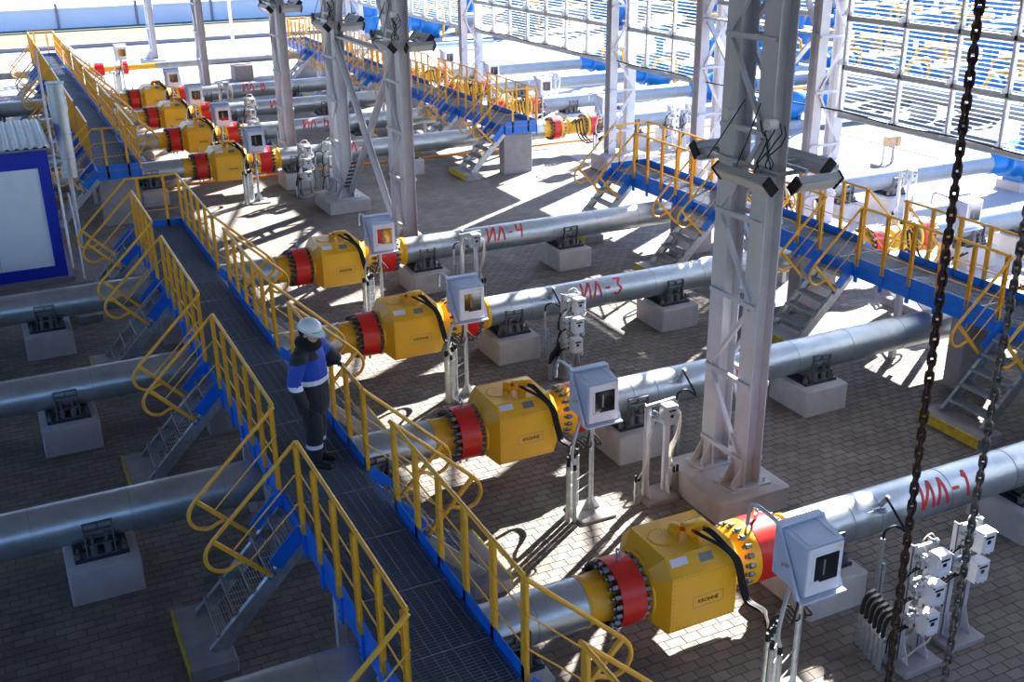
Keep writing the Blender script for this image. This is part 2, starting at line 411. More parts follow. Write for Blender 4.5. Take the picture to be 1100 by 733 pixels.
for k in range(7):
    a = V(8.518, 24.35+.19*k, .52+.195*k+.18); 
    b = MB().bar(V(8.512, 27.9-.13*k, .7+.133*k), V(8.512, 27.84-.13*k, .76+.133*k), .008, .17, (1,0,0)); br.part('warning_stripe', b, 'hazard_black', smooth=False, label='black warning stripe' )
def wall_column(y, label, top=ROOF_Z, x=17.45):
    t = T('wall_column', label, 'column', (x, y, 0), 'laced columns in the louvred wall')
    for k, xx in enumerate((x, x+.66)):
        b = MB().ibeam(xx, y, .5, top, .26, .30, .016, axis='y'); t.part('column_leg', b, 'wall_paint', smooth=False)
    lacing(t, y-.16, x, x+.66, 1.2, top-.4, 1.25, 'wall_paint', axis='x')
    b = MB().cbox(x-.4, x+1.05, y-.5, y+.5, -.1, .5, .03); t.part('plinth', b, 'concrete', label='concrete plinth')
wall_column(28.9, 'laced wall column between the two left louvre bays')
wall_column(24.3, 'laced wall column just left of the big near column')
wall_column(19.75, 'laced wall column just right of the big near column')
wall_column(40.25, 'slender laced wall column at upper centre-left')
wall_column(54.9, 'laced wall column farthest down the louvred wall')
wall_column(4.9, 'laced wall column beyond the right picture edge')
wb = T('wall_brace', 'diagonal wall brace with a black-striped yellow foot', 'brace', (17.5, 22, .5))
for nm, p, q in (('brace_bar', (17.4, 24.1, .7), (17.4, 19.9, 4.9)), ('brace_bar', (17.5, 19.9, .7), (17.5, 24.1, 4.9)), ('strut', (17.45, 19.8, 5.0), (17.45, 24.2, 5.0)), ('brace_bar', (17.45, 24.1, 5.1), (17.45, 22.1, 8.7)), ('brace_bar', (17.45, 19.9, 5.1), (17.45, 22.0, 8.7))):
    b = MB().bar(p, q, .05, .16, (1,0,0)); wb.part(nm, b, 'wall_paint', smooth=False)
for k in range(4):
    b = MB().bar(V(17.365, 23.1-.13*k, 1.7+.13*k), V(17.365, 23.05-.13*k, 1.75+.13*k), .008, .16, (1,0,0)); wb.part('warning_stripe', b, 'hazard_black', smooth=False)
wb2 = T('yard_mast', 'thin white lightning mast in the far yard', 'mast', (13, 62, 0)); wb2.part('mast', MB().cyl((13,62,0),(13,62,9),.09,8,.06), 'box_white')  # bare mast, carries no lamp
wb2 = T('yard_mast', 'thin white mast left of the distant column', 'mast', (9.9, 66, 0)); wb2.part('mast', MB().cyl((9.3,66,0),(9.3,66,9),.12,8,.08), 'box_white')

# floodlights: long aluminium bodies clipped round the columns
def floodlight(c, d, out, label, L=.78):
    c = Vector(c); d = Vector(d).normalized(); out = Vector(out).normalized(); tilt = (out*.75-Vector((0,0,.66))).normalized()
    t = T('floodlight', label, 'floodlight', tuple(c), 'floodlights clamped around the columns')
    up = d.cross(tilt).normalized(); 
    if up.z < 0: up = -up
    b = MB()
    for k in range(5): b.bar(c-d*L/2+up*(.085-.04*k)+tilt*.0, c+d*L/2+up*(.085-.04*k), .10-.012*(k%2), .036, up)
    t.part('lamp_body', b, 'lamp_grey', smooth=False)
    b = MB().bar(c-d*(L/2-.04)+tilt*.056, c+d*(L/2-.04)+tilt*.056, .012, .16, up); t.part('lens', b, 'lamp_glass', smooth=False)
    for s in (-1, 1):
        b = MB().bar(c+d*s*(L/2), c+d*s*(L/2+.03), .13, .22, up); t.part('end_cap', b, 'cable', smooth=False)
    b = MB().bar(c-out*.22, c, .04, .05); t.part('bracket', b, 'galvanised', smooth=False)
def lamp_set(y, where, z=4.72, x=8.62):
    floodlight((x-.42, y-.40, z), (0,1,0), (-1,0,0), 'floodlight facing left on the %s' % where, .98)
    floodlight((x+.20, y-.98, z), (1,.0,0), (0,-1,0), 'floodlight facing the camera on the %s' % where, .62)
    floodlight((x+.50, y-.35, z+.12), (0,1,0), (1,0,0), 'floodlight facing right on the %s' % where, .95)
    floodlight((x+.05, y+.86, z+.1), (1,0,0), (0,1,0), 'floodlight facing away on the %s' % where, .62)
    t = T('clamp_frame', 'wiring and clamp frame round the %s' % where, 'bracket', (x, y, z), 'wiring frames on the columns')
    b = MB()
    for s in (-1, 1): b.bar((x+s*.21, y-.8, z+.1), (x+s*.21, y+.8, z+.1), .04, .05); b.bar((x-.4, y+s*.6, z+.05), (x+.4, y+s*.6, z+.05), .04, .05)
    t.part('frame', b, 'galvanised', smooth=False)
    b = MB()
    for s in range(5):
        pts = [(x-.2+.07*math.sin(k*1.7+s), y-.58+.05*s-.04*k*(s%3), z+.05+.13*k) for k in range(6)]; b.tube(pts, .009, 5)
    for k in range(2): b.tube([(x-.25, y-.4+.3*k, z+.9), (x-.35, y-.3+.5*k, z+.4), (x-.4, y-.2+.6*k, z+.1)], .008, 5)
    t.part('wires', b, 'cable' )
    for k in range(2): t.part('junction_box', MB().cyl((x-.17, y-.4+.8*k-.2, z+.68), (x-.30, y-.4+.8*k-.2, z+.68), .07, 12), 'box_white')
lamp_set(10.8, 'large near column')
lamp_set(23.7, 'right column of the braced pair', 4.95)
lamp_set(28.5, 'left column of the braced pair', 4.95)
lamp_set(34.3, 'single column at upper left', 4.95)

# ------------------------------------------------------------------ pipelines
PY = {1: 8.42, 2: 12.68, 3: 16.92, 4: 21.17, 5: 31.6, 6: 35.9, 7: 40.25, 8: 44.65}
PZ, PR = .88, .28
STROKES = {'I': [[(0,1),(.05,0),(.85,1),(.95,0)]], 'L': [[(0,0),(.45,1),(.9,0)]], '-': [[(0,.45),(.8,.45)]],
 '1': [[(.1,.75),(.45,1),(.5,0)]], '3': [[(.05,.95),(.8,.95),(.4,.58),(.85,.3),(.4,0),(0,.12)]], '4': [[(.1,1),(.05,.5),(.8,.5)],[(.75,1),(.75,0)]],
 '2': [[(0,.8),(.4,1),(.8,.75),(0,0),(.85,0)]], '5': [[(.85,1),(.1,1),(.05,.55),(.6,.55),(.85,.3),(.5,0),(0,.05)]], '6': [[(.8,1),(.15,1),(.1,.0),(.8,.02),(.8,.5),(.1,.5)]],
 '7': [[(0,1),(.85,1),(.35,0)]], '8': [[(.1,0),(.1,1),(.7,1),(.75,.55),(.1,.52),(.8,.45),(.85,.02),(.1,0)]]}
def wrap_text(th, chars, y, x0=9.52, w=.215, h=.35, phi0=.0, R=PR, slant=.05):
    x = x0
    for c in chars:
        b = MB(); cw = w*(.62 if c in '-1' else .9)
        for st in STROKES[c]:
            for (a0, b0), (a1, b1) in zip(st[:-1], st[1:]):
                pts = []
                for k in range(7):
                    t = k/6; u = a0+(a1-a0)*t; v = b0+(b1-b0)*t; ph = phi0+v*h/R
                    pts.append((x+u*cw+slant*v, y-(R+.002)*math.cos(ph), PZ+(R+.002)*math.sin(ph)))
                # flat painted stroke hugging the pipe
                wd = .0215
                vs = []; 
                for i, p in enumerate(pts):
                    p = Vector(p); q = Vector(pts[min(i+1, 6)])-Vector(pts[max(i-1, 0)]); nrm = Vector((0, p.y-y, p.z-PZ)).normalized(); s = q.cross(nrm).normalized()*wd
                    vs += [p-s-nrm*.006, p+s-nrm*.006, p+s+nrm*.002, p-s+nrm*.002]
                fs = [(0,1,2,3), (27,26,25,24)]
                for i in range(6):
                    for k in range(4): fs.append((i*4+k, i*4+(k+1)%4, (i+1)*4+(k+1)%4, (i+1)*4+k))
                b.raw(vs, [tuple(reversed(f)) for f in fs])
        th.part('painted_letter', b, 'red_paint', kind='stuff' if c == '4' else None); x += cw+w*.28
def pipe_run(i, x0, x1, label, m='pipe_cladding', text=None):
    y = PY[i]; t = T('pipe', label, 'pipe', (x0, y, PZ), 'horizontal grey pipeline runs')
    t.part('cladding', MB().xlathe([(x0,PR),(x1,PR)], y, PZ, 40), m)
    x = x0+.42; xs = [x0+.01, x1-.01]
    while x < x1-.1: xs.append(x); x += .42 if (x-x0) < 1.2 else 1.15
    for x in xs: put('seam_ring', SEAM, t.o, (x-x0, 0, 0))
    if text:
        wrap_text(t, text, y)
    return t
NUM = {i: 'ИЛ-%d' % i for i in range(1, 9)}
SEAM = MB().xring(-.006, .006, 0, 0, PR+.004, PR-.02, 40).mesh('seam_ring', 'seam')
WHICH = {1:'nearest',2:'second nearest',3:'third nearest',4:'fourth nearest',5:'fifth nearest',6:'sixth nearest',7:'seventh nearest',8:'eighth nearest'}
NAMES = {i: '%s pipeline' % WHICH[i] for i in WHICH}
for i in PY:
    pipe_run(i, -12, 4.83, 'dull grey pipe entering from the left, %s pipeline' % WHICH[i])
    pipe_run(i, 7.62, 16.42, 'grey clad pipe painted %s in red, %s of the row' % (NUM[i], WHICH[i]), text='IL-%d' % i)
    pipe_run(i, 18.62, 25.2, 'pale pipe outside the louvred wall, %s of them' % WHICH[i], 'pipe_outer')

# supports: concrete block thing with steel saddle thing
def saddle_tree():
    x, y = 0, 0; t = T('pipe_saddle', 'x', 'support', (0,0,0), 'steel spring saddles between blocks and pipes')
    b = MB().box(-.32,.32,-.34,.34,0,.018); b.box(-.32,.32,-.34,-.32,.018,.045); b.box(-.32,.32,.32,.34,.018,.045)
    for q in (-.2, .2): b.box(q-.015, q+.015, -.34, .34, .018, .05)
    t.part('slide_plate', b, 'dark_steel', smooth=False)
    for s in (-1, 1):
        b = MB(); yo, yi = s*.325, s*.23
        for q in (-.165, .165): b.box(q-.009, q+.009, min(yo,yi), max(yo,yi), .05, .50)
        b.box(-.008, .008, min(yo,yi), max(yo,yi), .40, .50); b.box(-.17, .17, min(yo,yi), max(yo,yi), .40, .412); b.box(-.17, .17, min(yo,s*.27), max(yo,s*.27), .49, .50); b.box(-.2, .2, min(yo,yi), max(yo,yi), .20, .215); b.box(-.22, .22, min(yo, s*.2), max(yo, s*.2), .04, .06)
        b.box(-.17, .17, s*.29-.006, s*.29+.006, .30, .312)
        t.part('side_frame', b, 'saddle', smooth=False)
        for q in (-.085, .085):
            b = MB().cyl((q, s*.27, .215), (q, s*.27, .34), .026, 8); b.cyl((q, s*.27, .06), (q, s*.27, .2), .05, 10); t.part('spring_can', b, 'saddle')
        for q in (-.27, .27):
            b = MB().cyl((q, s*.26, .02), (q, s*.26, .11), .045, 10); b.cyl((q, s*.26, .11), (q, s*.26, .17), .018, 6); t.part('anchor_bolt', b, 'saddle')
    b = MB(); n = 16
    for q in (-.13, .13):
        b.raw([(q-.01,-.2,.05),(q+.01,-.2,.05),(q+.01,.2,.05),(q-.01,.2,.05),(q-.01,-.23,.22),(q+.01,-.23,.22),(q+.01,.23,.22),(q-.01,.23,.22)], [(3,2,1,0),(4,5,6,7),(0,1,5,4),(1,2,6,5),(2,3,7,6),(3,0,4,7)])
    t.part('web_plate', b, 'saddle', smooth=False)
    return t.o
sad0 = saddle_tree(); first = True
SUP = [(-4.2, 'far left'), (.34, 'left of the walkway'), (3.92, 'between walkway and meter'), (8.08, 'just right of the meter'), (11.62, 'on the middle stretch'), (19.88, 'just outside the louvred wall'), (21.6, 'near the blue valve')]
for i in PY:
    for k, (x, where) in enumerate(SUP):
        y = PY[i]
        if i == 1 and x < 0: continue
        if k == 6 and i > 6: continue
        yy = y-.04
        hgt = .46; hw = .43 if k != 2 else .36; dep = .48
        b = MB().cbox(x-hw, x+hw, yy-dep, yy+dep, -.05, hgt, .025)
        single('concrete_block', b, 'concrete', 'concrete support block %s under the %s' % (where, NAMES[i]), 'support block', 'concrete blocks under the pipelines')
        lab = 'steel saddle on the block %s, %s' % (where, NAMES[i])
        if first: sad0.location = (x, y, hgt); sad0['label'] = lab; first = False
        else: dup(sad0, (x, y, hgt), lab)

# ------------------------------------------------------------------ flow meters
def text_mesh(s, size, name='lettering'):
    cu = bpy.data.curves.new('txt', 'FONT'); cu.body = s; cu.size = size; cu.extrude = .0015; cu.align_x = 'CENTER'; cu.align_y = 'CENTER'; cu.offset = size*.018
    o = bpy.data.objects.new('txt', cu); C.objects.link(o); dg = bpy.context.evaluated_depsgraph_get(); dg.update()
    me = bpy.data.meshes.new_from_object(o.evaluated_get(dg)); bpy.data.objects.remove(o); me.name = name
    me.materials.clear(); me.materials.append(M['black_ink']); return me
def meter_tree():
    y, z = 0, 0      # local: pipe axis at origin, X as world minus 0
    t = T('flow_meter', 'x', 'flow meter', (0,0,0), 'yellow flow meters with red flanges')
    t.part('inlet_neck', MB().xlathe([(4.82,.285),(4.86,.29),(4.86,.275),(4.97,.275),(5.10,.285),(5.15,.30)], y, z, 40), 'yellow')
    for a, bx in ((5.16, 5.46), (7.0, 7.33)):
        fl_ = t.part('red_flange', MB().xring(a, bx, y, z, .388, .2, 48), 'red', label='red flange band')
        bb = MB()
        gap = 0 if a < 6 else .09
        for k in range(20):
            an = 2*PI*(k+.5)/20; cy, cz = .348*math.cos(an), .348*math.sin(an)
            bb.cyl((a-gap-.115, cy, cz), (bx+.115, cy, cz), .022, 6)
            for q0, q1 in ((a-gap-.075, a-gap-.005), (bx+.005, bx+.075)): bb.cyl((q0, cy, cz), (q1, cy, cz), .040, 6)
        t.part('flange_bolts', bb, 'bolt', fl_, kind='stuff')
        bb = MB().cyl((a+.15, 0, .38), (a+.15, 0, .46), .02, 8); bb.tube([(a+.15, .04*math.cos(q*PI/5), .49+.04*math.sin(q*PI/5)) for q in range(10)], .012, 6, closed=True)
        bb.cyl((a+.1, -.03, -.46), (a+.1, -.03, -.38), .02, 8); bb.cyl((a+.2, -.03, -.46), (a+.2, -.03, -.38), .02, 8)
        t.part('lifting_eye', bb, 'galvanised', fl_)
    t.part('left_cone', MB().xlathe([(5.46,.30),(5.50,.32),(5.53,.40),(5.56,.40),(5.58,.36),(5.60,.36),(5.62,.36)], y, z, 40), 'yellow')
    oc = [(-.51,-.36),(-.51,.32),(-.35,.50),(.35,.50),(.51,.32),(.51,-.36),(.46,-.40),(-.46,-.40)]
    b = MB(); n = 32; vs = []; Xa, Xb = 5.68, 6.53
    def octp(an):
        # point on octagon in direction an
        d = (math.cos(an), math.sin(an)); best = None
        for k in range(8):
            p, q = oc[k], oc[(k+1)%8]; ex, ey = q[0]-p[0], q[1]-p[1]; den = d[0]*ey-d[1]*ex
            if abs(den) < 1e-9: continue
            tt = (p[0]*ey-p[1]*ex)/den; u = (p[0]*d[1]-p[1]*d[0])/den
            if tt > 0 and -1e-6 <= u <= 1+1e-6: best = tt if best is None else min(best, tt)
        return best*d[0], best*d[1]
    def sect(xc, sc):
        return [(xc, a*sc, c*sc) for a, c in oc]
    b.raw(sect(Xa,1)+sect(Xb,1)+sect(Xa-.14,.70)+sect(Xb+.12,.74), [tuple((k,(k+1)%8,8+(k+1)%8,8+k)) for k in range(8)]+[(16+k,16+(k+1)%8,(k+1)%8,k) for k in range(8)]+[(8+k,8+(k+1)%8,24+(k+1)%8,24+k) for k in range(8)]+[tuple(reversed(range(16,24))), tuple(range(24,32))])
    body = t.part('housing', b, 'yellow', smooth=False)
    b = MB()
    for X0_ in (5.89, 6.33):
        b.cyl((X0_, .02, .50), (X0_, .02, .508), .175, 28)
        for k in range(22): an = 2*PI*k/22; b.cyl((X0_+.155*math.cos(an), .02+.155*math.sin(an), .508), (X0_+.155*math.cos(an), .02+.155*math.sin(an), .517), .007, 5)
    t.part('cover_plate', b, 'yellow', body)
    b = MB()
    for k in range(17): x = Xa+.03+(Xb-Xa-.06)*k/16; b.cyl((x,-.512,.295),(x,-.504,.295),.006,5); b.cyl((x,-.512,-.335),(x,-.504,-.335),.006,5)
    for k in range(12): z_ = -.335+.63*k/11; b.cyl((Xa+.03,-.512,z_),(Xa+.03,-.504,z_),.006,5); b.cyl((Xb-.03,-.512,z_),(Xb-.03,-.504,z_),.006,5)
    t.part('panel_screws', b, 'bolt', body, kind='stuff')
    ob = put('lettering', TXT, body); ob.location = (6.16, -.5125, -.06); ob.rotation_euler = (PI/2, 0, 0)
    fr_ = MB()
    for a, c, d, e in ((5.96,6.36,.012,.016),(5.96,6.36,-.128,-.124)): fr_.box(a, c, -.513, -.51, min(d,e)-.0, max(d,e))
    for a in (5.96, 6.356): fr_.box(a, a+.004, -.513, -.51, -.128, .016)
    t.part('plate_frame', fr_, 'label_grey', body, smooth=False)
    def chamfer_plate(x0, x1, u0, u1, m, nm):
        # on the sloped front face between (-.51,.32) and (-.35,.50)
        n_ = Vector((0, -.18, .16)).normalized(); A = Vector((0,-.51,.32)); D = Vector((0,.16,.18)); vs = []
        for q in (0, .003):
            for x_, u_ in ((x0,u0),(x1,u0),(x1,u1),(x0,u1)): p = A+D*u_+n_*q; vs.append((x_, p.y, p.z))
        t.part(nm, MB().raw(vs, [(3,2,1,0),(4,5,6,7),(0,1,5,4),(1,2,6,5),(2,3,7,6),(3,0,4,7)]), m, body, smooth=False)
    chamfer_plate(5.72, 5.93, .52, .88, 'label_white', 'white_sticker'); chamfer_plate(6.08, 6.25, .40, .80, 'label_grey', 'rating_plate')
    t.part('right_neck', MB().xlathe([(6.62,.33),(6.66,.36),(6.72,.31),(6.78,.33),(6.92,.385),(6.995,.385)], y, z, 40), 'yellow')
    t.part('outlet_neck', MB().xlathe([(7.33,.30),(7.40,.31),(7.42,.31),(7.50,.272),(7.56,.272),(7.58,.30),(7.63,.30)], y, z, 40), 'yellow')
    jb = t.part('junction_box', MB().cbox(6.08, 6.36, -.17, -.03, .58, .67, .012).box(6.17,6.27,-.13,-.07,.5,.58), 'yellow', label='yellow junction box on top')
    for p_, q_, r_ in (((6.05,-.10,.625),(6.08,-.10,.625),.028), ((6.15,-.21,.62),(6.15,-.17,.62),.020), ((6.30,-.21,.62),(6.30,-.17,.62),.020)): t.part('cable_gland', MB().cyl(p_, q_, r_, 10), 'red', jb)
    t.part('lug', MB().cbox(6.02, 6.13, .0, .12, .5, .60, .015), 'yellow', jb)
    for k, (xo, ww) in enumerate(((6.16, 0), (6.27, .03), (6.31, .055))):
        pts = bez([(xo, -.20, .62), (xo+.04, -.28, .60), (6.36+ww, -.44, .50), (6.45+ww, -.56, .36), (6.50+ww, -.62, .08), (6.53+ww, -.70, -.10), (6.56+ww, -.90, -.10), (6.44+ww*.6, -1.15+ww, .0), (6.36+ww, -1.28+2*ww, -.02)])
        t.part('signal_cable', MB().tube(pts, .021, 7), 'cable')
    return t.o
def bez(pts, n=5):
    P = [Vector(p) for p in pts]; P = [2*P[0]-P[1]]+P+[2*P[-1]-P[-2]]; out = []
    for i in range(1, len(P)-2):
        for k in range(n):
            t = k/n; a, b, c, d = P[i-1], P[i], P[i+1], P[i+2]
            out.append(.5*((2*b)+(-a+c)*t+(2*a-5*b+4*c-d)*t*t+(-a+3*b-3*c+d)*t**3))
    out.append(P[-2]); return out
TXT = text_mesh('KROHNE', .066)
TXT.transform(Matrix.Scale(1.0, 4))
def spool_tree():
    t = T('spool_meter', 'x', 'flow meter', (0,0,0), 'slim yellow spool meters right of the right walkway')
    t.part('inlet_neck', MB().xlathe([(4.62,.285),(4.70,.285),(4.72,.26),(4.86,.26),(4.95,.30)], 0, 0, 32), 'yellow')
    t.part('spool', MB().xlathe([(5.22,.37),(5.32,.37),(5.36,.24),(5.55,.22),(5.60,.27),(6.00,.27),(6.05,.22),(6.20,.24),(6.24,.37),(6.33,.37)], 0, 0, 32), 'yellow')
    for a, bx in ((4.95, 5.21), (6.34, 6.60)):
        f_ = t.part('red_flange', MB().xring(a, bx, 0, 0, .385, .2, 40), 'red', label='red flange band')
        bb = MB()
        for k in range(18):
            an = 2*PI*(k+.5)/18; cy, cz = .335*math.cos(an), .335*math.sin(an); bb.cyl((a-.10, cy, cz), (bx+.2, cy, cz), .021, 6)
            for q0, q1 in ((a-.075, a-.005), (bx+.11, bx+.18)) if a < 5 else ((a-.19, a-.12), (bx+.005, bx+.075)): bb.cyl((q0, cy, cz), (q1, cy, cz), .04, 6)
        t.part('flange_bolts', bb, 'bolt', f_, kind='stuff')
    for k, xo in enumerate((5.68, 5.80, 5.92)):
        s_ = t.part('sensor_port', MB().cyl((xo,-.2,.15),(xo,-.33,.24),.04,10), 'bolt')
        t.part('signal_cable', MB().tube(bez([(xo,-.33,.24),(xo,-.45,.30),(xo-.02,-.55,.05),(xo+.05,-.62,-.25),(xo+.2,-.85,-.42),(xo+.45,-1.15,-.25),(xo+.62,-1.4,-.05)]), .024, 7), 'cable', s_)
    t.part('outlet_neck', MB().xlathe([(6.60,.30),(6.68,.26),(6.76,.26),(6.78,.285),(6.84,.285)], 0, 0, 32), 'yellow')
    return t.o
met0 = meter_tree(); first = True
for i in PY:
    for dx, lab in ((0, 'yellow flow meter between red flanges, %s in the main row' % WHICH[i]), (11.8, 'slim yellow meter spool beyond the right walkway, %s' % NAMES[i])):
        if first: met0.location = (dx, PY[i], PZ); met0['label'] = lab; first = False
        elif dx == 0: dup(met0, (dx, PY[i], PZ), lab)
        elif i == 1: sp0 = spool_tree(); sp0.location = (dx, PY[i], PZ); sp0['label'] = lab
        else: dup(sp0, (dx, PY[i], PZ), lab)

# instrument cabinet on a post with conduit bank; local origin = post base
def cabinet_tree():
    t = T('instrument_cabinet', 'x', 'cabinet', (0,0,0), 'instrument cabinets on posts beside the meters')
    x0, x1, y0, y1, z0, z1 = -.20, .26, -.22, .22, 1.50, 2.06
    b = MB()   # tapered hood: larger at the back
    f = [(x0,y0,z0),(x1,y0,z0),(x1,y0,z1),(x0,y0,z1)]; k_ = [(x0-.03,y1,z0+.06),(x1+.03,y1,z0+.06),(x1+.03,y1,z1+.06),(x0-.03,y1,z1+.06)]
    b.raw(f+k_, [(0,1,2,3),(7,6,5,4),(0,4,5,1),(1,5,6,2),(2,6,7,3),(3,7,4,0)])
    shell = t.part('shell', b, 'cab', smooth=False)
    b = MB().cbox(x0+.01, x1-.01, y0-.022, y0, z0+.01, z1-.01, .008); t.part('front_panel', b, 'cab_white', shell, label='pale front panel', smooth=False)
    b = MB().box(x0+.09, x1-.07, y0-.030, y0-.022, z0+.15, z1-.10); t.part('window', b, 'window_dark', shell, smooth=False, label='dark glass window')
    b = MB()
    for a, c, d, e in ((x0+.07,x1-.05,z0+.13,z0+.15),(x0+.07,x1-.05,z1-.10,z1-.08)): b.box(a,c,y0-.034,y0-.022,d,e)
    for a, c in ((x0+.07,x0+.09),(x1-.07,x1-.05)): b.box(a,c,y0-.034,y0-.022,z0+.13,z1-.08)
    t.part('window_frame', b, 'cab_white', shell, smooth=False)
    b = MB().box(x0+.095, x0+.16, y0-.036, y0-.03, z0+.155, z0+.175); t.part('sticker', b, 'label_white', shell, smooth=False)
    b = MB().box(x1-.11, x1-.04, y0-.026, y0-.022, z1-.065, z1-.035); t.part('name_plate', b, 'plate_tan', shell, smooth=False)
    # meter display behind glass seen as small pale module
    b = MB().box(x0+.20, x0+.225, y0-.0312, y0-.0298, z0+.22, z1-.16); t.part('display', b, 'label_grey', shell, smooth=False)
    # rim flanges round the hood seam and lid recess
    b = MB(); q0, q1, q2, q3 = V(x0-.045,y1-.05,z1+.075), V(x1+.045,y1-.05,z1+.075), V(x0-.045,y0+.02,z0-.03), V(x1+.045,y0+.02,z0-.03)
    b.bar(q0, q1, .10, .022); b.bar(q0, q2, .03, .05, (0,1,.5)); b.bar(q1, q3, .03, .05, (0,1,.5)); b.bar(q2+V(0,-.03,0), q3+V(0,-.03,0), .12, .022)
    t.part('rim', b, 'cab', shell, smooth=False)
    def top(u, v, h=0): return V(x0+(x1-x0)*u-(0), y0+(y1-y0)*v, z1+.06*v+h)
    b = MB(); pr = [top(.12,.10,.004), top(.88,.10,.004), top(.88,.86,.004), top(.12,.86,.004)]
    for k in range(4): b.bar(pr[k], pr[(k+1)%4], .008, .008)
    t.part('lid_rib', b, 'cab_white', shell, smooth=False)
    b = MB().cyl((x0-.05,-.02,z0+.28),(x0-.02,-.02,z0+.28),.03,8); b.bar((x0-.06,-.06,z0+.29),(x0-.06,.05,z0+.25),.02,.03); t.part('latch', b, 'galvanised', shell)
    b = MB().cyl((0,0,.02),(0,0,z0+.04),.034,12); post = t.part('post', b, 'galvanised')
    b = MB()
    for s in (-1, 1):
        b.raw([(s*.03,-.006,.03),(s*.17,-.006,.03),(s*.03,-.006,.26),(s*.03,.006,.03),(s*.17,.006,.03),(s*.03,.006,.26)], [(0,1,2),(5,4,3),(0,3,4,1),(1,4,5,2),(2,5,3,0)])
        b.raw([(-.006,s*.03,.03),(-.006,s*.15,.03),(-.006,s*.03,.26),(.006,s*.03,.03),(.006,s*.15,.03),(.006,s*.03,.26)], [(0,2,1),(5,3,4),(0,1,4,3),(1,2,5,4),(2,0,3,5)])
    b.box(-.2,.2,-.18,.18,.0,.03); t.part('base_gusset', b, 'galvanised', post, smooth=False)
    b = MB().cbox(-.27,.27,-.27,.27,-.04,.05,.015); t.part('concrete_pad', b, 'concrete_dark', label='thin concrete pad')
    b = MB().tube(bez([(x0+.1,.24,z0+.52),(x0+.08,.62,z0+.56),(x0+.05,.72,z0+.52),(x0+.04,.74,z0+.30)]), .022, 8); t.part('support_arm', b, 'galvanised', shell)
    for k, (px, py, h_) in enumerate(((-.40,-.08,.86),(-.325,-.12,.80),(-.30,.10,.80),(-.24,.13,.82),(-.18,.16,.82),(-.12,.19,.84))):
        b = MB().cyl((px,py,0),(px,py,h_),.034,10); c = t.part('conduit', b, 'galvanised')
        t.part('cable_sleeve', MB().cyl((px,py,h_),(px,py,h_+.09),.026,8), 'cable', c)
    b = MB()
    for zz in (.42, .62): b.bar((-.33,-.12,zz),(-.02,0,zz+.04),.010,.014); b.bar((-.40,-.05,zz+.06),(-.10,.17,zz+.06),.010,.014)
    t.part('conduit_strap', b, 'galvanised', smooth=False)
    for k in range(4):
        px, py = (-.30+.06*k, .10+.03*k)
        b = MB().tube(bez([(px,py,.95),(px+.02,py-.02,1.08),(px+.10,py-.05,1.12),(px+.18,py-.08,1.02),(px+.2+.02*k,-.02,1.06),(-.02,.02,1.3),(-.05,.05,1.52)]), .013, 6); t.part('looped_cable', b, 'cable')
    b = MB().tube(bez([(-.325,-.12,.88),(-.37,-.12,1.05),(-.30,-.08,1.30),(-.16,0,1.52)]), .022, 8); t.part('grey_hose', b, 'grey_hose')
    return t.o
cab0 = cabinet_tree(); first = True
for i in PY:
    for dx, lab in ((6.60, 'blue-grey windowed cabinet on a post by the %s main-row meter' % WHICH[i]), (17.95, 'windowed cabinet on a post beyond the right walkway, %s' % NAMES[i])):
        if first: cab0.location = (dx, PY[i]-1.46, 0); cab0['label'] = lab; first = False
        else: dup(cab0, (dx, PY[i]-1.46, 0), lab)

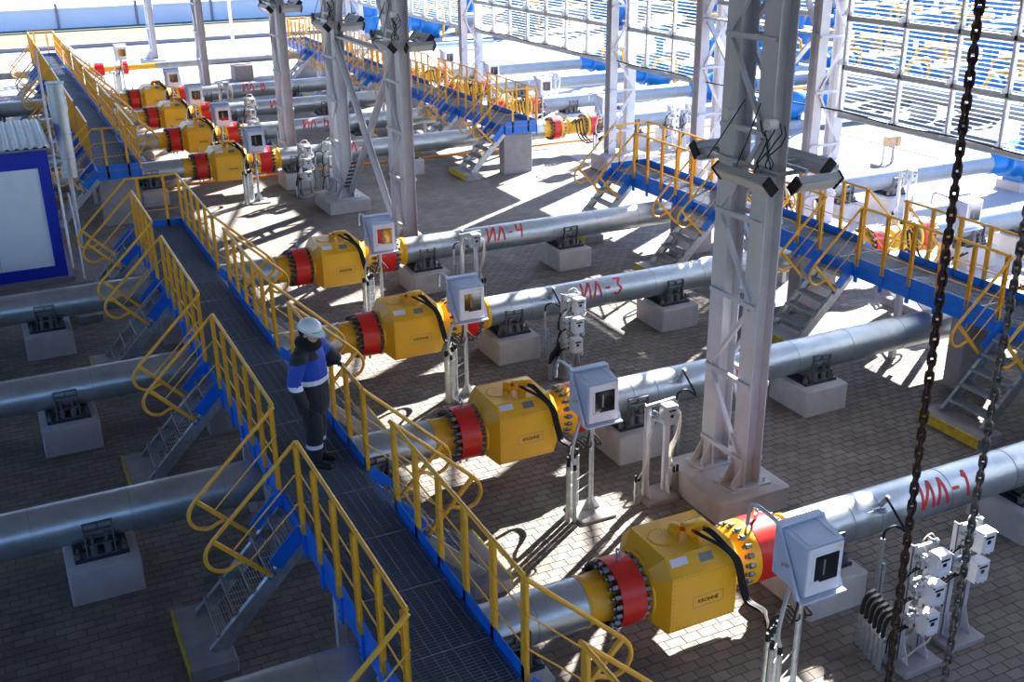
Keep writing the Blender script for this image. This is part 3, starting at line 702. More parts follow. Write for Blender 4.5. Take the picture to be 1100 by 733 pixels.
# transmitter stands
def stand(x, y, n, label, group='transmitter stands', style='post', htop=1.55):
    t = T('transmitter_stand', label, 'instrument stand', (x, y, 0), group)
    t.part('concrete_pad', MB().cbox(x-.25, x+.30, y-.26, y+.26, -.04, .07, .015), 'concrete_dark')
    for s in (-.13, .15):
        b = MB().box(x+s-.035, x+s+.035, y-.03, y-.02, .07, htop); b.box(x+s-.035, x+s-.027, y-.03, y+.04, .07, htop)
        post = t.part('post', b, 'column_paint', smooth=False)
        b = MB().raw([(x+s,y-.16,.07),(x+s,y+.16,.07),(x+s,y+.02,.45),(x+s,y-.02,.45),(x+s+.01,y-.16,.07),(x+s+.01,y+.16,.07),(x+s+.01,y+.02,.45),(x+s+.01,y-.02,.45)], [(0,3,2,1),(4,5,6,7),(0,1,5,4),(1,2,6,5),(2,3,7,6),(3,0,4,7)])
        t.part('foot_gusset', b, 'column_paint', post, smooth=False)
    for za, zb in ((.12,.02),(.5,.44)): t.part('crossbar', MB().box(x-.16,x+.2,y-.04,y-.01,htop-za,htop-zb), 'galvanised', smooth=False)
    for k in range(n):
        z = htop-.05-k*.37; xx = x+.06-.02*k
        b = MB().cbox(xx-.085, xx+.115, y-.26, y-.10, z-.26, z, .012); bx = t.part('transmitter', b, 'box_white', smooth=False)
        b = MB().box(xx-.05,xx+.07,y-.264,y-.259,z-.075,z-.05); b.box(xx-.02,xx+.03,y-.264,y-.259,z-.14,z-.095); t.part('display', b, 'window_dark', bx, smooth=False)
        t.part('rating_plate', MB().box(xx-.045,xx+.05,y-.2635,y-.259,z-.215,z-.185), 'label_white', bx, smooth=False)
        b = MB()
        for q in (-.075, .105):
            for r_ in (-.02, -.24): b.cyl((xx+q, y-.27, z+r_), (xx+q, y-.255, z+r_), .009, 6)
        t.part('cover_screws', b, 'bolt', bx, kind='stuff')
        b = MB().cyl((xx-.16,y-.10,z-.10),(xx-.16,y-.02,z-.10),.04,10); b.cyl((xx-.15,y-.12,z-.02),(xx-.15,y-.12,z-.2),.022,8); b.cyl((xx-.2,y-.1,z-.16),(xx-.09,y-.1,z-.16),.018,8); b.sphere((xx-.19,y-.14,z-.06),.03,None,8,6)
        b.cyl((xx-.08,y-.14,z-.05),(xx-.2,y-.14,z-.05),.014,6); b.cyl((xx+.01,y-.1,z-.06),(xx+.01,y-.02,z-.06),.03,8)
        t.part('valve_manifold', b, 'galvanised', bx)
        b = MB()
        for q in range(3): b.tube(bez([(xx-.1+.03*q,y-.12,z-.20),(xx-.2,y-.05+.03*q,z-.26),(xx-.27+.02*q,y+.04*q,z-.42),(xx-.28,y-.05+.05*q,z-.62)]), .009, 5)
        t.part('signal_cable', b, 'cable', bx)
        b = MB().tube(bez([(xx+.08,y-.18,z-.26),(xx+.12,y-.2,z-.34),(xx+.2,y-.1,z-.3),(xx+.16,y-.02,z-.15)]), .008, 5)
        b.tube(bez([(xx-.12,y-.1,z+.0),(xx-.14,y-.06,z+.1),(xx+.02,y-.02,z+.13),(xx+.1,y-.06,z+.02)]), .007, 5); t.part('pigtail', b, 'pale_hose', bx)
    return t
def conduits(t, x, y, n, h, step=(.03,.09), slv=.16):
    for k in range(n):
        px, py = x+step[0]*k, y+step[1]*k
        c = t.part('conduit', MB().cyl((px,py,0),(px,py,h),.028,10), 'galvanised'); t.part('cable_sleeve', MB().tube(bez([(px,py,h),(px+.01,py,h+slv*.7),(px+.06,py,h+slv*1.15),(px+.16,py,h+slv*1.3)]),.024,8), 'cable', c)
t = stand(8.16, 6.9, 3, 'nearer stand with three white transmitters by the chains'); conduits(t, 7.78, 6.92, 6, .42, (.02,.085), .2)
b = MB().tube(bez([(8.05,6.9,.75),(8.2,6.72,.7),(8.26,6.7,.4),(8.18,6.8,.2),(8.0,6.8,.12)]), .010, 6); t.part('loose_hose', b, 'pale_hose')
t = stand(8.92, 7.0, 2, 'stand with two white transmitters beside the nearer chain end')
def wire_stand(x, y, label):
    t = T('transmitter_stand', label, 'instrument stand', (x, y, 0), 'single-box transmitter stands')
    t.part('concrete_pad', MB().cbox(x-.25, x+.27, y-.22, y+.22, -.04, .07, .015), 'concrete_dark')
    for s in (-.16, .16):
        b = MB().box(x+s-.035, x+s+.035, y-.006, y+.006, .07, 1.5); b.box(x+s-.035,x+s-.027,y,y+.06,.07,1.5); p = t.part('post', b, 'column_paint', smooth=False)
        t.part('foot_gusset', MB().raw([(x+s,y-.13,.07),(x+s,y+.13,.07),(x+s,y+.02,.4),(x+s,y-.02,.4),(x+s+.01,y-.13,.07),(x+s+.01,y+.13,.07),(x+s+.01,y+.02,.4),(x+s+.01,y-.02,.4)], [(0,3,2,1),(4,5,6,7),(0,1,5,4),(1,2,6,5),(2,3,7,6),(3,0,4,7)]), 'column_paint', p, smooth=False)
    b = MB().bar((x-.22,y,1.47),(x+.26,y,1.5),.04,.05); t.part('crossbar', b, 'galvanised', smooth=False)
    bx = t.part('transmitter', MB().cbox(x-.02,x+.19,y-.20,y-.03,1.22,1.5,.012), 'lamp_grey', smooth=False)
    b = MB().box(x+.03,x+.14,y-.204,y-.2,1.42,1.445); b.box(x+.06,x+.11,y-.204,y-.2,1.33,1.375); t.part('display', b, 'window_dark', bx, smooth=False)
    b = MB().cyl((x-.1,y-.12,1.36),(x-.1,y-.02,1.36),.045,10); b.cyl((x-.16,y-.12,1.3),(x-.02,y-.12,1.3),.018,8); b.cyl((x-.16,y-.1,1.18),(x-.16,y-.1,1.34),.03,8); t.part('valve_manifold', b, 'galvanised', bx)
    for q in range(3):
        pts = bez([(x+.2,y-.1,1.40-.05*q),(x+.30,y-.08,1.30),(x+.34-.02*q,y-.02,.95),(x+.26,y+.02+.04*q,.65),(x+.25+.03*q,y+.02,.42)]); t.part('pale_hose', MB().tube(pts, .015, 6), 'pale_hose')
    t.part('pale_hose', MB().tube(bez([(x-.16,y-.1,1.18),(x-.22,y-.08,1.0),(x-.20,y-.08,.85),(x-.24,y-.08,.6),(x-.34,y-.06,.42)]), .013, 6), 'pale_hose')
    for px in (x-.36, x-.31, x+.27, x+.33):
        c = t.part('conduit', MB().cyl((px,y-.04,0),(px,y-.04,.36),.026,10), 'galvanised'); t.part('cable_sleeve', MB().cyl((px,y-.04,.36),(px,y-.04,.46),.02,8), 'cable', c)
wire_stand(7.62, 11.15, 'two-legged transmitter stand left of the big near column')
t = stand(8.62, 15.5, 3, 'stand with three white boxes in front of the pipe ИЛ-3'); conduits(t, 8.2, 15.45, 7, .30, (.05,.05), .18)
wire_stand(8.62, 19.85, 'two-legged transmitter stand below the red ИЛ-4 lettering')
t = stand(8.0, 30.15, 3, 'left of the two box stands before the pipe ИЛ-5'); conduits(t, 7.7, 30.1, 6, .35)
t = stand(8.75, 30.15, 3, 'right of the two box stands before the pipe ИЛ-5'); conduits(t, 9.05, 30.1, 6, .35)
t = stand(7.6, 34.5, 2, 'stand with white boxes beside the sixth nearest pipeline')
t = stand(8.5, 38.9, 3, 'stand with white boxes beside the seventh nearest pipeline')
wire_stand(8.5, 43.2, 'small distant two-legged stand on the eighth nearest pipeline')
for i in (2, 3, 4, 5, 6, 7): 
    if i in (3, 5): stand(20.6, PY[i]-1.4, 3, 'outdoor stand with white boxes by the %s' % NAMES[i]); stand(21.3, PY[i]-1.4, 3, 'right-hand outdoor stand with white boxes by the %s' % NAMES[i])
    else: wire_stand(20.7, PY[i]-1.4, 'outdoor two-legged stand by the %s' % NAMES[i])

# temperature sensors with conduit posts
for i in PY:
    y = PY[i]; x = 8.55
    t = T('temperature_sensor', 'black-cabled sensor with conduit post on the %s' % NAMES[i], 'sensor', (x, y-.66, 0), 'cabled pipe sensors')
    c = t.part('conduit', MB().cyl((x,y-.62,0),(x,y-.62,.95),.026,10), 'galvanised'); t.part('channel', MB().box(x+.03,x+.08,y-.65,y-.6,0,.6), 'galvanised', smooth=False)
    t.part('black_hose', MB().tube(bez([(x,y-.62,.93),(x+.02,y-.62,1.05),(x+.14,y-.63,1.09),(x+.26,y-.62,1.02),(x+.36,y-.6,.95),(x+.34,y-.45,1.1),(x+.33,y-.28,1.24)]), .016, 7), 'cable')
    t.part('sensor_head', MB().cyl((x+.30,y-.22,1.02),(x+.30,y-.34,1.10),.034,10).cyl((x+.36,y-.18,1.06),(x+.36,y-.28,1.24),.03,10), 'galvanised')
    t.part('tag', MB().box(x+.12,x+.2,y-.235,y-.225,1.04,1.06), 'label_white', smooth=False)

# ------------------------------------------------------------------ walkways
DX0, DX1, DZ = 2.36, 3.42, 1.5
def handrail(x, y0, y1, label, side, ends=()):
    t = T('handrail', label, 'handrail', (x, y0, DZ-.2), 'yellow handrail sections')
    n = max(1, round((y1-y0)/.66)); o = side*.0
    for k in range(n+1):
        y = y0+(y1-y0)*k/n
        b = MB().box(x-.006, x+.006, y-.034, y+.034, 1.47, 2.57); b.box(min(x, x+side*.045), max(x, x+side*.045), y-.034, y-.028, 1.47, 2.57); b.box(min(x, x+side*.045), max(x, x+side*.045), y+.028, y+.034, 1.47, 2.57)
        p = t.part('post', b, 'rail_yellow', smooth=False)
        b = MB().box(x-.012+side*.02, x+.012+side*.02, y-.045, y+.045, 1.16, 1.47)
        for q in (1.22, 1.30): b.cyl((x+side*.02, y, q), (x+side*.05, y, q), .014, 6)
        t.part('bracket', b, 'blue', p, smooth=False)
    t.part('top_rail', MB().tube([(x,y0-.02,2.59),(x,y1+.02,2.59)], .024, 8), 'rail_yellow')
    for z in (2.22, 1.86): t.part('mid_rail', MB().tube([(x,y0,z),(x,y1,z)], .009, 6), 'rail_yellow')
    return t
def stair(d, s, y0, y1, label):
    t = T('metal_stair', label, 'stair', (d+s*1.1, (y0+y1)/2, .18), 'short steel stairs up to the walkways')
    X = lambda u: d+s*u
    for y in (y0+.05, y1-.05):
        b = MB(); p, q = V(X(.02), y, 1.27), V(X(1.10), y, .16); b.bar(p, q, .012, .17, (0,0,1))
        dd = (q-p).normalized(); nn = Vector((dd.z*s, 0, -dd.x*s)); nn = nn if nn.z > 0 else -nn
        sgn = 1 if y > (y0+y1)/2 else -1
        for h in (-.082, .082): b.bar(p+nn*h+V(0,-sgn*.025,0), q+nn*h+V(0,-sgn*.025,0), .06, .010, nn)
        t.part('stringer', b, 'galvanised', smooth=False)
        b = MB().bar(V(X(0), y+sgn*.02, 1.48), V(X(.36), y+sgn*.02, 1.10), .012, .19, (0,0,1)); b.bar(V(X(.36), y-sgn*.0, 1.02), V(X(.44), y, .95), .06, .05, (0,0,1)); t.part('side_plate', b, 'blue', smooth=False, label='blue upper side plate')
    for k in range(5):
        z = 1.27-.222*k; u = .13+.205*k
        if k: pass
        b = MB(); xa, xb = sorted((X(u-.11), X(u+.11))); ya, yb = y0+.07, y1-.07
        b.box(xa, xb, ya, ya+.01, z-.04, z); b.box(xa, xb, yb-.01, yb, z-.04, z); b.box(xa, xa+.012, ya, yb, z-.04, z); b.box(xb-.012, xb, ya, yb, z-.04, z)
        for q in range(1, 7): xx = xa+(xb-xa)*q/7; b.box(xx-.002, xx+.002, ya, yb, z-.03, z-.002)
        for q in range(1, 6): yy = ya+(yb-ya)*q/6; b.box(xa, xb, yy-.003, yy+.003, z-.014, z-.004)
        t.part('tread', b, 'galvanised', smooth=False)
    for y in (y0, y1):
        top = V(d, y, 2.58); e = V(X(.99), y, 1.62); st = V(X(.40), y, 1.0)
        r = t.part('stair_rail', MB().tube([top, e]+[V(X(a), y, c) for a, c in bez2([(.99,1.62),(1.07,1.50),(1.08,1.37),(1.01,1.26),(.88,1.22),(.76,1.27),(.66,1.29)])][1:], .024, 8), 'rail_yellow')
        t.part('strut', MB().bar(e, st, .045, .045, (0,1,0)), 'rail_yellow', r, smooth=False)
        for z, u, zz in ((2.22, .82, 1.41), (1.86, .64, 1.24)): t.part('rod', MB().tube([(d, y, z), (X(u), y, zz)], .009, 6), 'rail_yellow', r)
    return t
def bez2(p): return [(a.x, a.z) for a in bez([(u, 0, z) for u, z in p], 4)]
def grating(t, x0, x1, y0, y1):
    b = MB(); y = y0
    while y < y1:
        b.raw([(x0,y-.0025,DZ-.03),(x1,y-.0025,DZ-.03),(x1,y+.0025,DZ-.03),(x0,y+.0025,DZ-.03),(x0,y-.0025,DZ),(x1,y-.0025,DZ),(x1,y+.0025,DZ),(x0,y+.0025,DZ)], [(4,5,6,7),(0,1,5,4),(2,3,7,6),(3,2,1,0)]); y += .043
    x = x0
    while x < x1: b.box(x-.003, x+.003, y0, y1, DZ-.012, DZ-.003); x += .105
    yy = y0
    while yy < y1: b.box(x0, x1, yy-.01, yy+.01, DZ-.032, DZ+.001); yy += 1.06
    t.part('grating', b, 'grating', kind='stuff', smooth=False)
def walkway(dx, y0, y1, gaps, which, endcap_lo, endcap_hi, end_stair, pipes, cap_open_left=None):
    X0, X1 = DX0+dx, DX1+dx
    t = T('walkway', 'blue-edged grated steel %s' % which, 'walkway', ((X0+X1)/2, (y0+y1)/2, 0), 'raised walkways')
    grating(t, X0+.03, X1-.03, y0, y1)
    for x, s in ((X0, 1), (X1, -1)):
        b = MB().box(x-.006, x+.006, y0, y1, 1.25, 1.47); b.box(min(x,x+s*.07), max(x,x+s*.07), y0, y1, 1.25, 1.262); b.box(min(x,x+s*.07), max(x,x+s*.07), y0, y1, 1.458, 1.47); t.part('side_beam', b, 'blue', smooth=False)
    yy = y0+.5
    while yy < y1: t.part('cross_beam', MB().box(X0+.01, X1-.01, yy-.03, yy+.03, 1.27, 1.45), 'blue', smooth=False); yy += 1.42
    # gaps per side -> rail sections and toe boards
    for side, x in ((-1, X0), (1, X1)):
        gs = sorted(gaps[side]); cur = y0; secs = []
        for a, c in gs:
            if a-cur > .2: secs.append((cur, a))
            cur = c
        if y1-cur > .2: secs.append((cur, y1))
        sn_ = 'left' if side < 0 else 'right'
        for k, (a, c) in enumerate(secs):
            t.part('toe_board', MB().box(x-.006, x+.006, a, c, 1.475, 1.63), 'blue', smooth=False)
            handrail(x, a+.03, c-.03, 'yellow handrail, %s edge of the %s, %s section from the camera' % (sn_, which, ORD[k]), side)
        for k, (a, c) in enumerate(gs):
            stair(x, side, a+.03, c-.03, 'steel stair down the %s side of the %s, %s from the camera' % (sn_, which, ORD[k]))
            xo = x+side*1.16
            p = T('concrete_step', 'concrete foot pad of the %s %s stair, %s from the camera' % (which, sn_, ORD[k]), 'step', (xo, (a+c)/2, 0), 'concrete pads below the stairs')
            p.part('pad', MB().cbox(min(xo-.26,xo+.26), max(xo-.26,xo+.26), a-.12, c+.12, -.05, .17, .015), 'concrete_dark')
            e = xo+side*.262
            p.part('painted_edge', MB().box(min(e,e+side*.006), max(e,e+side*.006), a-.11, c+.11, .0, .172).box(min(e, e-side*.02), max(e, e-side*.02), a-.11, c+.11, .166, .173), 'pad_yellow', smooth=False, label='yellow painted front edge')
    for yE, on, sg in ((y0, endcap_lo, -1), (y1, endcap_hi, 1)):
        if not on: continue
        t.part('toe_board', MB().box(X0, X1, yE-.006, yE+.006, 1.25, 1.63), 'blue', smooth=False)
        r = T('handrail', 'yellow end rail across the %s end of the %s' % ('near' if sg < 0 else 'far', which), 'handrail', ((X0+X1)/2, yE, 1.3), 'yellow handrail sections')
        for x in (X0+.25, X1-.28) if True else ():
            r.part('post', MB().box(x-.03, x+.03, yE-.006, yE+.006, 1.3, 2.57), 'rail_yellow', smooth=False)
        r.part('top_rail', MB().tube([(X0,yE,2.59),(X1,yE,2.59)], .024, 8), 'rail_yellow')
        for z in (2.22, 1.86): r.part('mid_rail', MB().tube([(X0,yE,z),(X1,yE,z)], .009, 6), 'rail_yellow')
    for k, yp in enumerate(pipes):
        p = single('concrete_pillar', MB().cbox(X0-.02, X1-.10, yp, yp+.34, -.05, 1.25, .015), 'concrete_dark', 'grey concrete pillar under the %s, %s from the camera' % (which, ORD[k]), 'pillar', 'pillars under the walkways')
        if k < 9:
            for x in (X0+.05, X1-.05):
                b = MB().box(x-.05, x+.05, yp-2.65, yp-2.55, 0, 1.25)
                if yp-2.6 > y0: t.part('leg', b, 'wall_paint', smooth=False)
near_g = [(5.9, 6.9), (10.2, 11.2), (14.5, 15.5), (18.8, 19.85)]
far_g = [(33.3, 34.3), (37.6, 38.6), (41.95, 42.95), (46.3, 47.3), (50.6, 51.6)]
walkway(0, 4.4, 23.45, {-1: near_g+[(22.35, 23.45)], 1: near_g}, 'near left walkway', False, True, None, [7.5, 11.8, 16.0, 20.3])
walkway(11.85, 4.4, 23.45, {-1: near_g+[(22.35, 23.45)], 1: near_g}, 'near right walkway', False, True, None, [7.5, 11.8, 16.0, 20.3])
walkway(0, 29.5, 55.2, {-1: [(29.5, 30.6)]+far_g, 1: far_g}, 'far left walkway', True, True, None, [29.6, 34.8, 39.2, 43.6, 48.0, 52.6])
walkway(11.85, 29.7, 55.2, {-1: [(29.7, 30.75)]+far_g, 1: far_g}, 'far right walkway', True, True, None, [29.8, 34.8, 39.2, 43.6, 48.0, 52.6])

# ------------------------------------------------------------------ thin orange pipe, far pipe row
single('orange_pipe', MB().tube([(-2, 32.75, .14), (17, 32.55, .14), (24, 32.5, .14)], .045, 8), 'orange_pipe', 'thin orange pipe lying along the paving before ИЛ-5', 'pipe')
t = T('pipe', 'slim grey pipe with small meter, farthest from the camera', 'pipe', (8, 53.7, 0))
t.part('run', MB().xlathe([(7.6,.16),(25,.16)], 53.7, .92, 24), 'pipe_cladding'); t.part('run', MB().xlathe([(-12,.16),(3.9,.16)], 53.7, .92, 24), 'pipe_cladding')
t.part('yellow_section', MB().xlathe([(3.9,.13),(7.6,.13)], 53.7, .92, 20), 'yellow'); t.part('red_flange', MB().xring(4.85,5.25,53.7,.92,.30,.1,28), 'red'); t.part('red_flange', MB().xring(6.0,6.3,53.7,.92,.30,.1,28), 'red')
dup(cab0, (5.9, 52.2, 0), 'small cabinet on a tall post at the slim farthest pipe')
for x, lb in ((11.55, 'tall concrete block under the slim farthest pipe, right of the column'), (-2.0, 'tall concrete block under the slim farthest pipe, left of the walkway'), (15.2,'tall concrete block under the slim farthest pipe, behind the far walkway')):
    single('concrete_block', MB().cbox(x-.45, x+.45, 53.2, 54.2, -.05, .72, .03), 'concrete_dark', lb, 'support block')

# ------------------------------------------------------------------ blue valves outside
def valve_tree():
    t = T('ball_valve', 'x', 'valve', (0,0,0), 'blue ball valves outside the louvred wall')
    b = MB().xlathe([(0,.29),(.06,.33),(.55,.33),(.56,.45),(.68,.45),(.70,.36),(.95,.40),(1.15,.55),(1.5,.62),(1.85,.55),(2.05,.40),(2.3,.36),(2.32,.45),(2.44,.45),(2.45,.33),(3.2,.30)], 0, 0, 32)
    t.part('valve_body', b, 'valve_blue')
    b = MB().cyl((1.5,0,.5),(1.5,0,1.35),.16,14); b.cyl((1.5,0,1.35),(1.5,0,1.5),.26,16); b.box(1.25,1.75,-.3,.3,1.5,1.9); t.part('actuator', b, 'valve_blue')
    b = MB().tube(bez([(.9,-.42,.1),(.9,-.62,.5),(1.0,-.62,.62),(1.5,-.62,.62),(1.9,-.62,.6),(2.0,-.6,.2),(2.0,-.5,-.6)]), .07, 8); t.part('bypass_pipe', b, 'rail_yellow', label='yellow bypass pipe')
    b = MB().cbox(1.0,2.0,-.45,.45,-.95,-.62,.03); t.part('footing', b, 'concrete')
    b = MB()
    for x in (1.15, 1.85): b.box(x-.06,x+.06,-.3,.3,-.62,-.4)
    t.part('leg', b, 'valve_blue', smooth=False)
    b = MB().xlathe([(3.2,.28),(6.0,.28)], 0, 0, 24); t.part('tail_pipe', b, 'pipe_outer')
    return t.o
v0 = valve_tree(); first = True
for i in PY:
    lab = 'blue ball valve with yellow bypass ending the %s' % NAMES[i]
    if first: v0.location = (25.2, PY[i], PZ); v0['label'] = lab; first = False
    else: dup(v0, (25.2, PY[i], PZ), lab)
# second rank of valves and headers further out, seen through the louvres
rows = ((33.3, 10, 4.0, 10, 'first'), (43.3, 11, 4.6, 10, 'second'), (53.6, 12, 5.5, 10, 'third'), (64.5, 13, 6.5, 10, 'fourth'))
for x, y0_, st, n_, rk in rows:
    for k in range(n_):
        q_ = dup(v0, (x, y0_+st*k, .9), 'blue valve in the outer yard, %s rank back, %s from the right' % (rk, ORD[k]), 'blue valves in the outer yard'); q_.scale = (1.0 if x < 40 else 1.25, 1.25, 1.25)
def tower_valve(x, y, h, label):
    t = T('gate_valve', label, 'valve', (x, y, 0), 'tall blue gate valves in the outer yard')
    t.part('footing', MB().cbox(x-.5,x+.5,y-.5,y+.5,-.05,.4,.02), 'concrete')
    t.part('body', MB().cyl((x,y,.4),(x,y,h*.55),.62,16).cyl((x,y,h*.3),(x,y,h*.3+.12),.8,18).cyl((x,y,h*.55),(x,y,h*.55+.12),.8,18), 'valve_blue')
    t.part('stem', MB().cyl((x,y,h*.55),(x,y,h),.14,10), 'valve_blue'); t.part('actuator', MB().cyl((x-.7,y,h),(x+.7,y,h),.34,16), 'valve_blue')
    t.part('bypass_pipe', MB().tube(bez([(x-.9,y-.6,0),(x-.9,y-.6,h*.5),(x-.6,y-.6,h*.6),(x+.6,y-.6,h*.6),(x+.9,y-.6,h*.5),(x+.9,y-.6,0)]), .08, 8), 'rail_yellow')
for j, (yy, x0_, rk) in enumerate(((63.5, 24, 'near'), (76.0, 36, 'far'))):
    for k in range(9):
        q_ = dup(v0, (x0_+6.5*k, yy, 1.1), 'blue valve standing far behind the upper left louvres, %s line, %s from the left' % (rk, ORD[k]), 'blue valves at the end of the yard'); q_.scale = (.95, 1.5, 1.5)
    for k in range(9): tower_valve(x0_-1.5+6.5*k, yy+3.0, 4.2, 'tall gate valve far behind the upper left louvres, %s line, %s from the left' % (rk, ORD[k]))
for k in range(10): tower_valve(37.6, 12+4.0*k, 2.9, 'tall blue gate valve behind the louvres, near rank, %s from the right' % ORD[k])
for k in range(9): tower_valve(48.6, 13.3+4.6*k, 3.4, 'tall blue gate valve behind the louvres, far rank, %s from the right' % ORD[k])
def gantry(x, y, L, label):
    t = T('yellow_pipe_frame', label, 'pipework', (x, y, 0), 'yellow pipe frames in the outer yard')
    for z in (.6, 1.5): t.part('header', MB().tube([(x,y,z),(x,y+L,z)], .08, 8), 'rail_yellow')
    n = int(L/2)
    for k in range(n+1): t.part('riser', MB().cyl((x,y+k*L/n,0),(x,y+k*L/n,1.5),.07,8), 'rail_yellow' if k % 2 else 'valve_blue')
for k, (x, y, L) in enumerate(((31.2, 3, 8), (39.8, 24, 8), (39.8, 36, 9), (39.8, 12, 9), (51.4, 12, 9), (39.8, 46, 9), (51.4, 24, 10), (51.4, 42, 10))):
    gantry(x, y, L, 'yellow and blue small-bore piping in the outer yard, %s from the right' % ORD[k])
for k, (x, y, L) in enumerate(((32.2, 14, 26), (41.0, 8, 48), (52.6, 14, 45))):
    t = T('header_pipe', 'large pale header pipe in the outer yard, %s row' % ORD[k], 'pipe', (x, y, 1.0), 'outer header pipes')
    t.part('run', MB().tube([(x,y,.9+.2*k),(x,y+L,.9+.2*k)], .32, 20), 'pipe_outer')
    for q in range(int(L/5)): t.part('support', MB().cbox(x-.4,x+.4,y+q*5+1,y+q*5+1.6,-.05,.6+.2*k,.02), 'concrete')
single('trench_cover', MB().cbox(21.2, 31, 18.3, 19.3, -.05, .28, .03), 'concrete', 'pale concrete trench cover between two outdoor pipelines', 'slab')
single('sand_heap', MB().box(60, 139, -10, 70, -.02, .08), 'sand', kind='structure')
t = T('junction_stand', 'beige electrical box on a framed stand in the sunlit yard', 'electrical box', (25.2, 24.9, 0))
t.part('slab', MB().cbox(24.85,25.65,24.6,25.3,-.05,.10,.02), 'kerb')
for x in (25.05, 25.45): t.part('leg', MB().box(x-.03,x+.03,24.95,25.0,.1,.95), 'wall_paint', smooth=False)
t.part('box', MB().cbox(25.0,25.36,24.78,25.0,.68,.98,.02), 'wood', smooth=False); t.part('box', MB().cbox(25.40,25.56,24.78,25.0,.66,.98,.02), 'wood', smooth=False)
b = MB()
for q in range(4): b.tube(bez([(25.08+.1*q,24.9,.68),(25.1+.08*q,24.84,.5),(25.15+.09*q,24.88,.3),(25.1+.1*q,24.9,.1)]), .012, 5)
t.part('cables', b, 'cable')

# ------------------------------------------------------------------ cabin, duct and pole at left
cx1, cy0, cz = 1.06, 25.4, 3.02
t = T('cabin', 'white-panelled site cabin with deep blue trim and ribbed roof', 'cabin', (cx1-2, cy0+1.6, 0))
t.part('skirt', MB().box(cx1-6, cx1+.12, cy0-.1, cy0+3.4, 0, .10), 'kerb', smooth=False)
t.part('wall_panel', MB().box(cx1-6, cx1-.03, cy0+.03, cy0+3.27, .1, cz), 'cabin_panel', smooth=False)
b = MB().box(cx1-.24, cx1, cy0, cy0+.04, .1, cz); b.box(cx1-.02, cx1, cy0+.04, cy0+.25, .1, cz); t.part('corner_trim', b, 'trim_blue', smooth=False)
t.part('bottom_trim', MB().box(cx1-6, cx1-.24, cy0, cy0+.035, .1, .36), 'trim_blue', smooth=False); t.part('top_trim', MB().box(cx1-6, cx1-.24, cy0, cy0+.035, cz-.42, cz), 'trim_blue', smooth=False)
t.part('side_trim', MB().box(cx1-.03, cx1, cy0+.25, cy0+3.3, .1, .36).box(cx1-.03, cx1, cy0+.25, cy0+3.3, cz-.42, cz), 'trim_blue', smooth=False)
b = MB(); x = cx1-6
for k in range(33):
    xa = cx1-6.06+k*.186
    b.raw([(xa,cy0-.08,cz+.02),(xa+.04,cy0-.08,cz+.06),(xa+.10,cy0-.08,cz+.06),(xa+.14,cy0-.08,cz+.02),(xa+.186,cy0-.08,cz+.02),(xa,cy0+3.4,cz+.06),(xa+.04,cy0+3.4,cz+.10),(xa+.10,cy0+3.4,cz+.10),(xa+.14,cy0+3.4,cz+.06),(xa+.186,cy0+3.4,cz+.06)], [(0,1,6,5),(1,2,7,6),(2,3,8,7),(3,4,9,8)])
b.box(cx1-6.06, cx1+.08, cy0-.08, cy0+3.4, cz-.02, cz+.019)
t.part('ribbed_roof', b, 'cabin_roof', smooth=False)
for k in range(4): t.part('panel_joint', MB().box(cx1-1.35-k*1.2, cx1-1.34-k*1.2, cy0+.024, cy0+.03, .36, cz-.42), 'seam', smooth=False)
t = T('vent_duct', 'tall galvanised round duct standing between cabin and far walkway', 'duct', (1.72, 29.6, 0))
dx_, dy_ = 1.60, 28.2
t.part('riser', MB().cyl((dx_,dy_,1.72),(dx_,dy_,3.98),.19,24), 'pipe_cladding'); 
for z, h_, r_ in ((2.2,.01,.197),(2.8,.01,.197),(4.0,.02,.215),(3.5,.16,.21)): t.part('collar', MB().cyl((dx_,dy_,z-h_),(dx_,dy_,z+h_),r_,24), 'seam' if h_ < .1 else 'pipe_cladding')
t.part('side_duct', MB().cyl((1.18,dy_,2.15),(dx_,dy_,2.15),.15,18), 'pipe_cladding'); t.part('leg', MB().cyl((dx_,dy_,0),(dx_,dy_,1.72),.05,10), 'galvanised')
t = T('pole', 'thin white pole standing beside the cabin corner', 'pole', (1.2, 26.2, 0)); t.part('shaft', MB().tube([(1.22,26.25,0),(1.22,26.25,5.0)], .028, 8), 'box_white')
t = T('pole', 'short white bent rod below the cabin corner', 'pole', (1.4, 25.3, 0)); t.part('shaft', MB().tube(bez([(1.34,25.3,2.0),(1.38,25.3,1.0),(1.38,25.3,.0)]), .02, 8), 'box_white')

# ------------------------------------------------------------------ chains
def link_mesh(m):
    L, W_, r = .046, .024, .0066; pts = []
    for k in range(16):
        a = 2*PI*k/16; c, s = math.cos(a), math.sin(a); pts.append((W_*.5*s, 0, (L*.5-W_*.5+.003)*(1 if c > 0 else -1)*(1 if abs(c) > 1e-6 else 0)+W_*.62*c))
    return MB().tube(pts, r, 6, closed=True).mesh('link', m)
def chain(x, y, ztop, zbot, lean, m, label, loop=None):
    t = T('hoist_chain', label, 'chain', (x, y, ztop)); me = link_mesh(m)
    z = ztop; k = 0
    while z > zbot:
        o = put('link', me, t.o, (lean[0]*(ztop-z), lean[1]*(ztop-z), z-ztop)); o.rotation_euler = (0, 0, math.radians(20+90*(k%2)+random.uniform(-12,12))); z -= .0385; k += 1
    b = MB().box(x-.06, x+.06, y-.06, y+.06, ztop+.01, ROOF_Z+.4); t.part('hanger', b, 'dark_steel', smooth=False)
chain(2.935, 2.60, 8.3, 4.55, (.004, -.012), 'chain_rust', 'rusty hoist chain hanging down the full right side')
chain(3.47, 2.70, 8.3, 4.35, (0, 0), 'chain_grey', 'greyer hoist chain entering at the right edge')
